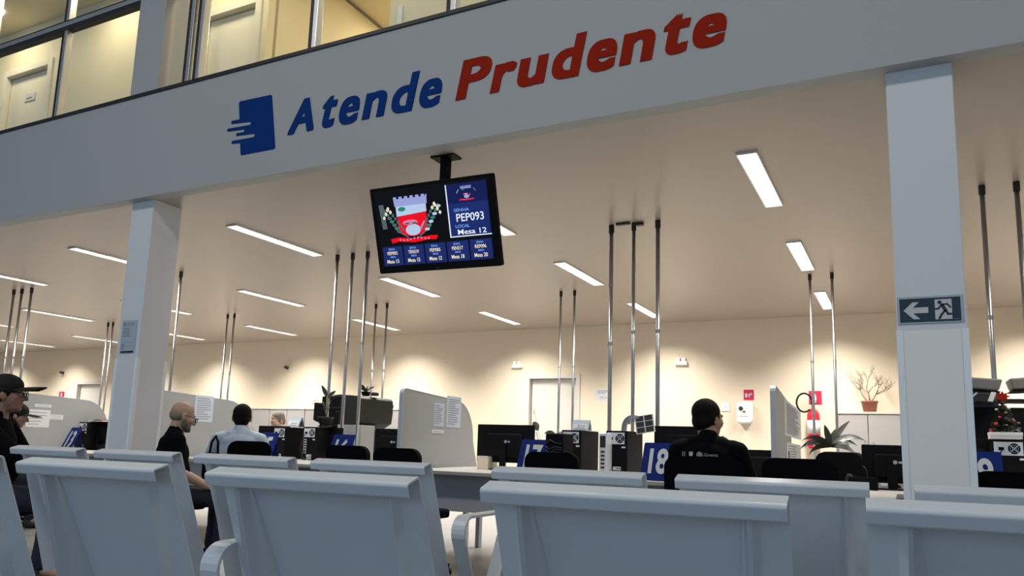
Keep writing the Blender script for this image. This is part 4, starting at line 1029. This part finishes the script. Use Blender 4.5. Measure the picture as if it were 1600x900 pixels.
# dry twig plant on the cabinet
p = onY(1359, 640.5, 12.1)
t = thing('potted_plant', 'bare twiggy plant in a red-brown pot on the pale cabinet', 'plant', (p.x, 12.1, EYE+.626))
k_ = .021
pot(t, .112, .165, 'terra'); b = B(); rd = random.Random(21)
def branch(p, d, L, r, lv):
    pts = [p]; q = p.copy(); dd = d.copy()
    for i in range(3): dd = (dd+Vector((rd.uniform(-.3, .3), rd.uniform(-.3, .3), rd.uniform(-.1, .25)))).normalized(); q = q+dd*L/3; pts.append(q.copy())
    tube(b, pts, [r, r*.85, r*.7, r*.5], 5)
    if lv < 4:
        for i in range(3 if lv < 3 else 2):
            a = rd.uniform(0, 2*PI); dn = (dd+Vector((math.cos(a), math.sin(a)*.7, rd.uniform(-.35, .5)))*.85).normalized(); branch(pts[rd.choice((2, 3))], dn, L*.68, r*.62, lv+1)
for dv in ((-.55, .1, .9), (.15, 0, 1), (.7, -.1, .9)): branch(Vector((dv[0]*.02, 0, .14)), Vector(dv).normalized(), .215, .011, 0)
obj('twigs', b, 'twig', t)
# mouse, phone, papers near the right pillar
p = onZ(1400, 764, DT)
t = thing('computer_mouse', 'black mouse on the small side desk touching the right pillar', 'mouse', (p.x, p.y, DT), .3)
b = B(); ball(b, (0, 0, .012), (.032, .055, .024)); [setattr(v.co, 'z', max(0.001, v.co.z)) for v in b.verts]; obj('shell', b, 'black', t); b = B(); cyl(b, (-.004, -.03, .032), (.004, -.03, .032), .008); obj('wheel', b, 'dark', t)
p = onY(1344, 742, 5.55)
t = thing('desk_telephone', 'black desk telephone left of the monitor by the right pillar', 'telephone', (p.x, 5.6, DT), .2)
b = B(); prism(b, [(-.09, .0), (.09, .0), (.09, .03), (-.09, .085)], 'yz', -.09, .09); obj('base', b, 'black', t, bevel=.006)
b = B(); tube(b, [(-.065, -.08, .05), (-.065, -.05, .085), (-.065, .05, .085), (-.065, .08, .06)], [.022, .014, .014, .022], 8); obj('handset', b, 'black', t)
b = B(); [bx(b, -.01+.028*i, .01+.028*i, -.05+.03*j, -.033+.03*j, .045, .075) for i in range(3) for j in range(3)]; obj('keys', b, 'dark', t)
b = B(); tube(b, [(.05, .06, .05), (.05, .07, .12), (.03, .06, .15)], .004, 6); obj('cable', b, 'dark', t)
p = onY(1388, 748, 6.05)
t = thing('white_binder', 'pale box file lying under the black monitor by the right pillar', 'binder', (p.x, 6.15, DT))
obj('cover', bx(B(), -.12, .10, -.06, .1, 0, .05), 'cab', t, bevel=.004); obj('label', bx(B(), -.05, .02, -.062, -.06, .015, .035), 'paper', t)
p = onZ(165, 658, DT+.355)
t = thing('paper_stack', 'stack of papers with red edge on the monitor left of the left pillar', 'papers', (onY(152, 655, 6.2).x, 6.25, onY(152, 658.5, 6.2).z))
obj('white_sheets', bx(B(), -.13, .14, -.08, .10, 0, .012), 'paper', t); obj('red_folder', bx(B(), -.03, .13, -.085, .10, .0121, .02), 'terra', t); obj('pink_note', bx(B(), .02, .10, -.087, .02, .0201, .024), 'scr_pink' if False else 'redflat', t)
p = onY(88, 700, 5.35)
t = thing('pencil_holder', 'small dark pen cup on the desk left of blue sign 13', 'cup', (p.x, 5.5, DT)); zz = .10
b = B(); lathe(b, [(.03, 0), (.032, zz), (.028, zz), (.026, .01), (.002, .008)]); obj('cup', b, 'dark', t)
for i in range(3): obj('pen', tube(B(), [(-.01+.01*i, 0, .01), (-.02+.02*i, .005, .16)], .004, 6), 'blue' if i % 2 else 'black', t)
c = onY(635, 637, 12.0)
t = thing('small_white_box', 'small white box on the back cabinet left of the middle divider', 'box', (onY(613, 637, 12.0).x, 12.05, EYE+.626))
obj('carton', bx(B(), -.13, .06, -.05, .05, 0, .14), 'white', t, bevel=.004); obj('dark_tag', bx(B(), -.01, .03, -.053, -.05, .01, .08), 'dark', t)
c = onY(747, 720, 6.5)
t = thing('beige_box', 'small beige box beside the rounded end of the middle divider', 'box', (onY(757, 725, 6.0).x, 6.05, DT))
obj('carton', bx(B(), -.06, .05, -.08, .1, 0, onY(757, 713, 6.0).z-DT), 'wall', t, bevel=.003); obj('flap', bx(B(), -.06, .05, -.08, .1, onY(757, 713, 6.0).z-DT+.0001, onY(757, 713, 6.0).z-DT+.003), 'door', t)

# ================================================================== PEOPLE
def blob_mesh(name, prims, voxel, smooth=4, flat=None):
    bm = B()
    for pr in prims:
        if pr[0] == 'c':
            _, p0, r0, p1, r1 = pr; t = B()
            ball(t, p0, r0, sub=2); ball(t, p1, r1, sub=2); h = bmesh.ops.convex_hull(t, input=t.verts)
            bmesh.ops.delete(t, geom=[v for v in t.verts if not v.link_faces], context='VERTS')
            inside = [g for g in set(h['geom_interior']+h['geom_unused']) if isinstance(g, bmesh.types.BMVert) and g.is_valid]
            bmesh.ops.delete(t, geom=inside, context='VERTS'); add_bm(bm, t, Matrix.Identity(4))
        else:
            c, r = pr[1], pr[2]; t = B(); ball(t, (0, 0, 0), r, sub=3); m_ = Matrix.Translation(c)
            if len(pr) > 3: m_ = m_ @ Euler(pr[3]).to_matrix().to_4x4()
            add_bm(bm, t, m_)
    bmesh.ops.recalc_face_normals(bm, faces=bm.faces)
    me = bpy.data.meshes.new('tmp'); bm.to_mesh(me); bm.free(); o = bpy.data.objects.new('tmp', me); COL.objects.link(o)
    rm = o.modifiers.new('r', 'REMESH'); rm.mode = 'VOXEL'; rm.voxel_size = voxel; rm.use_smooth_shade = True
    sm = o.modifiers.new('s', 'SMOOTH'); sm.factor = .5; sm.iterations = smooth
    dg = bpy.context.evaluated_depsgraph_get(); out = bpy.data.meshes.new_from_object(o.evaluated_get(dg)); out.name = name
    bpy.data.objects.remove(o); bpy.data.meshes.remove(me); out.shade_smooth(); return out
def hand_prims(wrist, d, n_, thumb_side, curl=.5, s=1.):
    """palm and five fingers: d along the fingers, n_ palm normal (fingers curl towards it)"""
    d = Vector(d).normalized(); n_ = Vector(n_); n_ = (n_-d*n_.dot(d)).normalized(); sd = d.cross(n_)*thumb_side
    out = []; w0 = Vector(wrist)
    for k_ in (-1, -.33, .33, 1): out.append(('c', tuple(w0+sd*k_*.018*s+d*.015*s), .014*s, tuple(w0+sd*k_*.030*s+d*.085*s), .0115*s))
    for i, (k_, L) in enumerate(((1, .070), (.33, .080), (-.33, .075), (-1, .058))):
        p0 = w0+sd*k_*.030*s+d*.088*s; a = curl*.7; d1 = (d*math.cos(a)+n_*math.sin(a)).normalized(); p1 = p0+d1*L*.5*s
        a2 = curl*1.7; d2 = (d*math.cos(a2)+n_*math.sin(a2)).normalized(); p2 = p1+d2*L*.30*s; a3 = curl*2.5; d3 = d*math.cos(a3)+n_*math.sin(a3); p3 = p2+d3*L*.22*s
        out += [('c', tuple(p0), .0098*s, tuple(p1), .0088*s), ('c', tuple(p1), .0088*s, tuple(p2), .0080*s), ('c', tuple(p2), .0080*s, tuple(p3), .0070*s)]
    t0 = w0+sd*.024*s+d*.030*s; t1 = t0+(sd*.75+d*.6+n_*.25).normalized()*.042*s; t2 = t1+(sd*.25+d*.9+n_*.35).normalized()*.030*s
    out += [('c', tuple(t0), .014*s, tuple(t1), .0105*s), ('c', tuple(t1), .0105*s, tuple(t2), .0085*s)]
    return out
def person(lab, aim, face, head_yaw=0, head_pitch=0, lean=6, scale=1., skin='skin', shirt='shirtk', sleeve='short', hair='hairblk', bald=False, beard=None,
           L=None, R=None, glasses=False, capp=False, collar=True, belly=1., legs=True, hfwd=.03):
    """seated figure, local +y is forward, origin on the floor under the pelvis"""
    ln_ = math.tan(math.radians(lean)); off = (hfwd+.01+(1.19-.56)*ln_)*scale; fr_ = math.radians(face)
    hp_ = onY(aim[0], aim[1], aim[2]); pos = (hp_.x+math.sin(fr_)*off, hp_.y-math.cos(fr_)*off)
    t = thing('person', lab, 'person', (pos[0], pos[1], 0), fr_); t.scale = (scale,)*3
    def T(x, y, z): return (x, y+max(0, z-.56)*ln_, z)
    sh = 1.012; tor = []; shirtp = []
    tor += [('e', T(0, -.01, .57), (.175, .135, .12)), ('e', T(0, .015, .73), (.155*belly, .125*belly, .17)), ('e', T(0, .0, .87), (.170, .118, .15)), ('e', T(0, -.01, .96), (.165, .095, .09)),
            ('c', T(-.155, -.005, sh-.01), .055, T(.155, -.005, sh-.01), .055), ('c', T(0, -.005, sh-.01), .072, T(0, .012, sh+.10), .056)]
    k = 1.07
    shirtp += [('e', T(0, -.01, .58), (.19, .15, .11)), ('e', T(0, .015, .73), (.168*belly*1.03, .14*belly*1.03, .18)), ('e', T(0, .0, .87), (.184, .132, .16)), ('e', T(0, -.012, .96), (.178, .108, .098)),
               ('c', T(-.158, -.005, sh-.012), .066, T(.158, -.005, sh-.012), .066), ('c', T(-.08, -.012, sh+.01), .066, T(.08, -.012, sh+.01), .066)]
    if collar: shirtp += [('c', T(0, -.008, sh+.02), .074, T(0, .002, sh+.070), .064)]
    arms = {-1: L or dict(elbow=(-.26, .10, .78), hand=(-.16, .34, .72)), 1: R or dict(elbow=(.26, .10, .78), hand=(.16, .34, .72))}
    for s_, a in arms.items():
        S0 = Vector(T(s_*.185, -.005, sh-.02)); E0 = Vector(a['elbow']); H0 = Vector(a['hand'])
        tor += [('c', tuple(S0), .050, tuple(E0), .040), ('c', tuple(E0), .041, tuple(E0.lerp(H0, .35)), .041), ('c', tuple(E0.lerp(H0, .35)), .041, tuple(H0), .026)]
        dd = a.get('dir', tuple((H0-E0).normalized())); tor += hand_prims(H0, dd, a.get('palm', (0, 0, -1)), a.get('thumb', -s_), a.get('curl', .5))
        if sleeve == 'short': shirtp += [('c', tuple(S0), .066, tuple(S0.lerp(E0, .80)), .060)]
        else: shirtp += [('c', tuple(S0), .066, tuple(E0), .054), ('c', tuple(E0), .054, tuple(E0.lerp(H0, .93)), .040)]
    tr_ = []
    for s_ in (-1, 1):
        hp = (s_*.09, .0, .54); kn = (s_*.13, .44, .52); an = (s_*.13, .42, .09)
        tor += [('c', hp, .085, kn, .060), ('c', kn, .058, (s_*.13, .44, .30), .054), ('c', (s_*.13, .44, .30), .054, an, .038), ('c', an, .036, (s_*.14, .56, .045), .03)]
        tr_ += [('c', hp, .10, kn, .074), ('c', kn, .072, (s_*.13, .44, .28), .068), ('c', (s_*.13, .44, .28), .068, (s_*.13, .42, .13), .060)]
    tr_ += [('e', T(0, -.01, .54), (.185, .145, .10))]
    # head
    hc = Vector(T(0, hfwd+.01, sh+.178)); Rm = Euler((math.radians(head_pitch), 0, math.radians(head_yaw)), 'XYZ').to_matrix()
    def Hp(x, y, z): return tuple(hc+Rm @ Vector((x, y, z)))
    re = Rm.to_euler()
    def E_(x, y, z, r): return ('e', Hp(x, y, z), r, re)
    hd = [E_(0, -.018, .038, (.078, .097, .088)), E_(0, .020, -.015, (.068, .075, .090)), E_(0, .034, -.070, (.050, .052, .042)), E_(0, .068, -.092, (.024, .020, .018)),
          ('c', Hp(0, .088, .012), .010, Hp(0, .112, -.026), .014), E_(0, .092, -.028, (.020, .014, .010)), ('c', Hp(-.04, .078, .034), .011, Hp(.04, .078, .034), .011),
          E_(0, .086, -.053, (.024, .010, .006)), E_(0, .084, -.063, (.022, .010, .007)), E_(-.045, .062, -.015, (.02, .02, .02)), E_(.045, .062, -.015, (.02, .02, .02)),
          ('c', Hp(0, -.02, -.06), .055, T(0, .0, sh+.05), .058)]
    for s_ in (-1, 1): hd += [E_(s_*.078, -.008, -.006, (.010, .020, .032)), E_(s_*.082, -.016, -.002, (.010, .010, .026))]
    body = obj('body', blob_mesh('body', tor+hd, .0065, 3), skin, t)
    for s_ in (-1, 1): e = obj('eye', ball(B(), Hp(s_*.031, .081, .008), .0115), 'paper', t); obj('iris', ball(B(), Hp(s_*.031, .0895, .008), .006), 'inkdark', e)
    obj('shirt', blob_mesh('shirt', shirtp, .009, 5), shirt, t)
    obj('trousers', blob_mesh('trousers', tr_, .012, 4), 'jeans', t)
    for s_ in (-1, 1): obj('shoe', blob_mesh('shoe', [('c', (s_*.13, .40, .045), .044, (s_*.14, .55, .035), .036), ('c', (s_*.13, .41, .05), .044, (s_*.13, .41, .10), .042)], .01, 2), 'shoe', t)
    if not bald:
        hr = [E_(0, -.028, .048, (.085, .098, .090)), E_(0, -.055, -.010, (.074, .060, .070)), E_(-.045, -.02, .02, (.042, .06, .06)), E_(.045, -.02, .02, (.042, .06, .06))]
        obj('hair', blob_mesh('hair', hr, .007, 3), hair, t)
    else:
        hr = [E_(0, -.045, .0, (.077, .068, .060)), E_(0, -.030, .005, (.0805, .07, .045))]
        obj('hair', blob_mesh('hair', hr, .007, 3), hair, t)
    if beard:
        br = [E_(0, .046, -.080, (.053, .052, .036)), E_(-.05, .02, -.055, (.022, .03, .04)), E_(.05, .02, -.055, (.022, .03, .04)), E_(0, .082, -.092, (.028, .022, .018))]
        obj('beard', blob_mesh('beard', br, .007, 2), 'hairgrey', t)
    if glasses:
        g = B()
        for s_ in (-1, 1):
            tube(g, [Hp(s_*.034+.026*math.cos(a), .108, .006+.021*math.sin(a)) for a in [2*PI*i/14 for i in range(15)]], .0022, 6)
            tube(g, [Hp(s_*.060, .107, .012), Hp(s_*.078, .07, .014), Hp(s_*.088, -.005, .014)], .0025, 6)
        tube(g, [Hp(-.010, .109, .010), Hp(.010, .109, .010)], .002, 6)
        go = obj('glasses', g, 'black', t)
        for s_ in (-1, 1): b = B(); ball(b, (0, 0, 0), (.025, .0015, .020)); [setattr(v, 'co', Vector(Hp(s_*.034+v.co.x, .108+v.co.y, .006+v.co.z))) for v in b.verts]; obj('lens', b, 'lens', go)
    if capp:
        cp_ = [E_(0, -.016, .060, (.092, .108, .085)), E_(0, -.030, .03, (.089, .095, .06))]
        co = obj('cap', blob_mesh('cap', cp_, .007, 3), 'cap', t)
        b = B(); n = 9; top = []; bot = []
        for i in range(n+1):
            u = -1+2*i/n; row = []; rowb = []
            for j in range(6):
                v = j/5; x_ = u*(.080+.004*v); y_ = .075-.03*u*u*1.0+v*(.150-.035*u*u); z_ = .052-.022*u*u+v*.016-.010*v*v
                row.append(b.verts.new(Hp(x_, y_, z_))); rowb.append(b.verts.new(Hp(x_, y_, z_-.005)))
            top.append(row); bot.append(rowb)
        for G in (top, bot):
            for i in range(n):
                for j in range(5): b.faces.new((G[i][j], G[i+1][j], G[i+1][j+1], G[i][j+1]))
        for i in range(n): b.faces.new((top[i][5], top[i+1][5], bot[i+1][5], bot[i][5]))
        for j in range(5):
            for i in (0, n): b.faces.new((top[i][j], top[i][j+1], bot[i][j+1], bot[i][j]))
        obj('visor', b, 'cap', co)
    return t
def chair_for(p, lab, zt, w_=.44, d=.20, tilt=4, dx=0):
    f = p.rotation_euler.z; x = p.location.x+math.sin(f)*d; y = p.location.y-math.cos(f)*d
    return office_chair(0, 0, y, lab, w_=w_, rz=math.degrees(f), zt=zt, tilt=tilt, x=x+dx)
# man in black at desk 18
pm = person('man in black shirt with small logos across his back, head turned right, seen from behind', (1107, 652, 4.85), 6, head_yaw=-38, head_pitch=-4, lean=3, scale=.965, shirt='shirtk', sleeve='short', belly=1.02,
       L=dict(elbow=(-.215, .12, .76), hand=(-.13, .36, .74), palm=(0, 0, -1)), R=dict(elbow=(.25, .24, .76), hand=(.125, .19, .99), dir=(-.4, -.1, .7), palm=(-.6, -.5, .0), curl=.9))
chair_for(pm, 'black office chair the man in black sits on', .925, .46)
# logos on the back of his shirt
def back_print(t, s, x0, x1, z0, z1, m='paper'):
    sh_ = [c for c in t.children if c.name.startswith('shirt')][0]; bv = BVHTree.FromObject(sh_, bpy.context.evaluated_depsgraph_get()) if False else None
    bmx = B(); bmx.from_mesh(sh_.data); bv = BVHTree.FromBMesh(bmx); bmx.free()
    b = B()
    if callable(s): s(b)
    else: fit_text(b, s, x0, x1, z0, z1, 0, 0, .008, .0001)
    for v in b.verts:
        h = bv.ray_cast(Vector((v.co.x, -1, v.co.z)), Vector((0, 1, 0)))
        if h[0]: v.co.y = h[0].y-.003
    return obj('shirt_print', b, m, sh_)
def icons(b):
    for x0, kind in ((-.150, 0), (-.105, 1), (-.055, 2)):
        if kind == 0:
            for a, c_ in ((0, .006), (.014, .020)): bx(b, x0+a, x0+c_, -.001, 0, .955, .985)
            bx(b, x0, x0+.02, -.001, 0, .950, .957)
        elif kind == 1: prism(b, [(x0, .985), (x0+.026, .985), (x0+.026, .965), (x0+.013, .950), (x0, .965)], 'xz', -.001, 0)
        else: prism(b, [(x0+.017+.019*math.cos(a), .968+.019*math.sin(a)) for a in [PI/6+PI/3*i for i in range(6)]], 'xz', -.001, 0)
back_print(pm, icons, 0, 0, 0, 0); back_print(pm, 'E-Governo', -.025, .075, .958, .978)
# white-shirted man
pw_ = person('dark-haired man in pale blue-white shirt seen from behind at the desk', (378, 655, 5.0), 42, head_yaw=2, lean=7, scale=.94, shirt='shirtw', sleeve='short', belly=1.15,
       L=dict(elbow=(-.27, .10, .76), hand=(-.20, .36, .74)), R=dict(elbow=(.26, .12, .76), hand=(.16, .38, .74)))
chair_for(pw_, 'black office chair behind the back of the dark-haired man', .925, .35, dx=.15)
# bald man with glasses
pb_ = person('bald man with glasses and grey beard in black shirt, sitting next to the left pillar', (285, 662, 4.2), -30, head_yaw=4, head_pitch=-18, lean=3, scale=.92, skin='skin2', shirt='shirtk', sleeve='short', bald=True, beard='hairshort', glasses=True, hair='hairshort',
       L=dict(elbow=(-.25, .10, .74), hand=(-.10, .32, .63)), R=dict(elbow=(.26, .04, .74), hand=(.17, .28, .62)))
chair_for(pb_, 'black visitor chair under the bald man, hidden by the benches', .80, .40)
# man in the cap at the left edge
pc_ = person('man in dark cap and glasses with black jacket at the left picture edge, looking right', (11, 624, 3.0), -50, head_yaw=8, head_pitch=2, lean=2, scale=.99, shirt='shirtk', sleeve='long', capp=True, glasses=True, hair='hairblk', belly=1.15,
       L=dict(elbow=(-.24, .16, .74), hand=(-.10, .40, .63)), R=dict(elbow=(.25, .24, .80), hand=(.12, .47, .83)))
chair_for(pc_, 'black visitor chair under the man in the cap and glasses', .72, .40)
# second capped person behind him
pd_ = person('person in black with a dark peaked cap, mostly hidden behind the man in glasses', (27, 657, 4.7), -38, head_yaw=-4, head_pitch=-14, lean=12, scale=.92, shirt='shirtk', sleeve='long', capp=True)
chair_for(pd_, 'black visitor chair under the half-hidden person in the peaked cap', .80, .40)
# office worker behind the monitors
pe_ = person('office worker with dark hair looking down behind the monitors, only the head showing', (433, 667, 8.2), 200, head_yaw=-30, head_pitch=-22, lean=4, scale=1.0, shirt='shirtw', hair='hairgrey', skin='skin2')
chair_for(pe_, 'black office chair of the worker behind the monitors', .90, .42)
# black bag with strap hanging by the white-shirted man
p = onY(322, 705, 4.55)
t = thing('black_bag', 'black strapped bag beside the white-shirted man, near his left elbow', 'bag', (p.x+.0, 4.62, .60)); t.scale = (.75, .8, .85)
b = B(); prism(b, rrect(.20, .26, .05, 5, 0, .13), 'xz', -.05, .05); obj('pouch', b, 'shirtk', t, bevel=.02, seg=3)
b = B(); tube(b, [(-.05, 0, .24), (-.03, 0, .36), (.03, 0, .42), (.07, 0, .36), (.08, 0, .24)], .012, 8); obj('strap', b, 'shirtk', t)
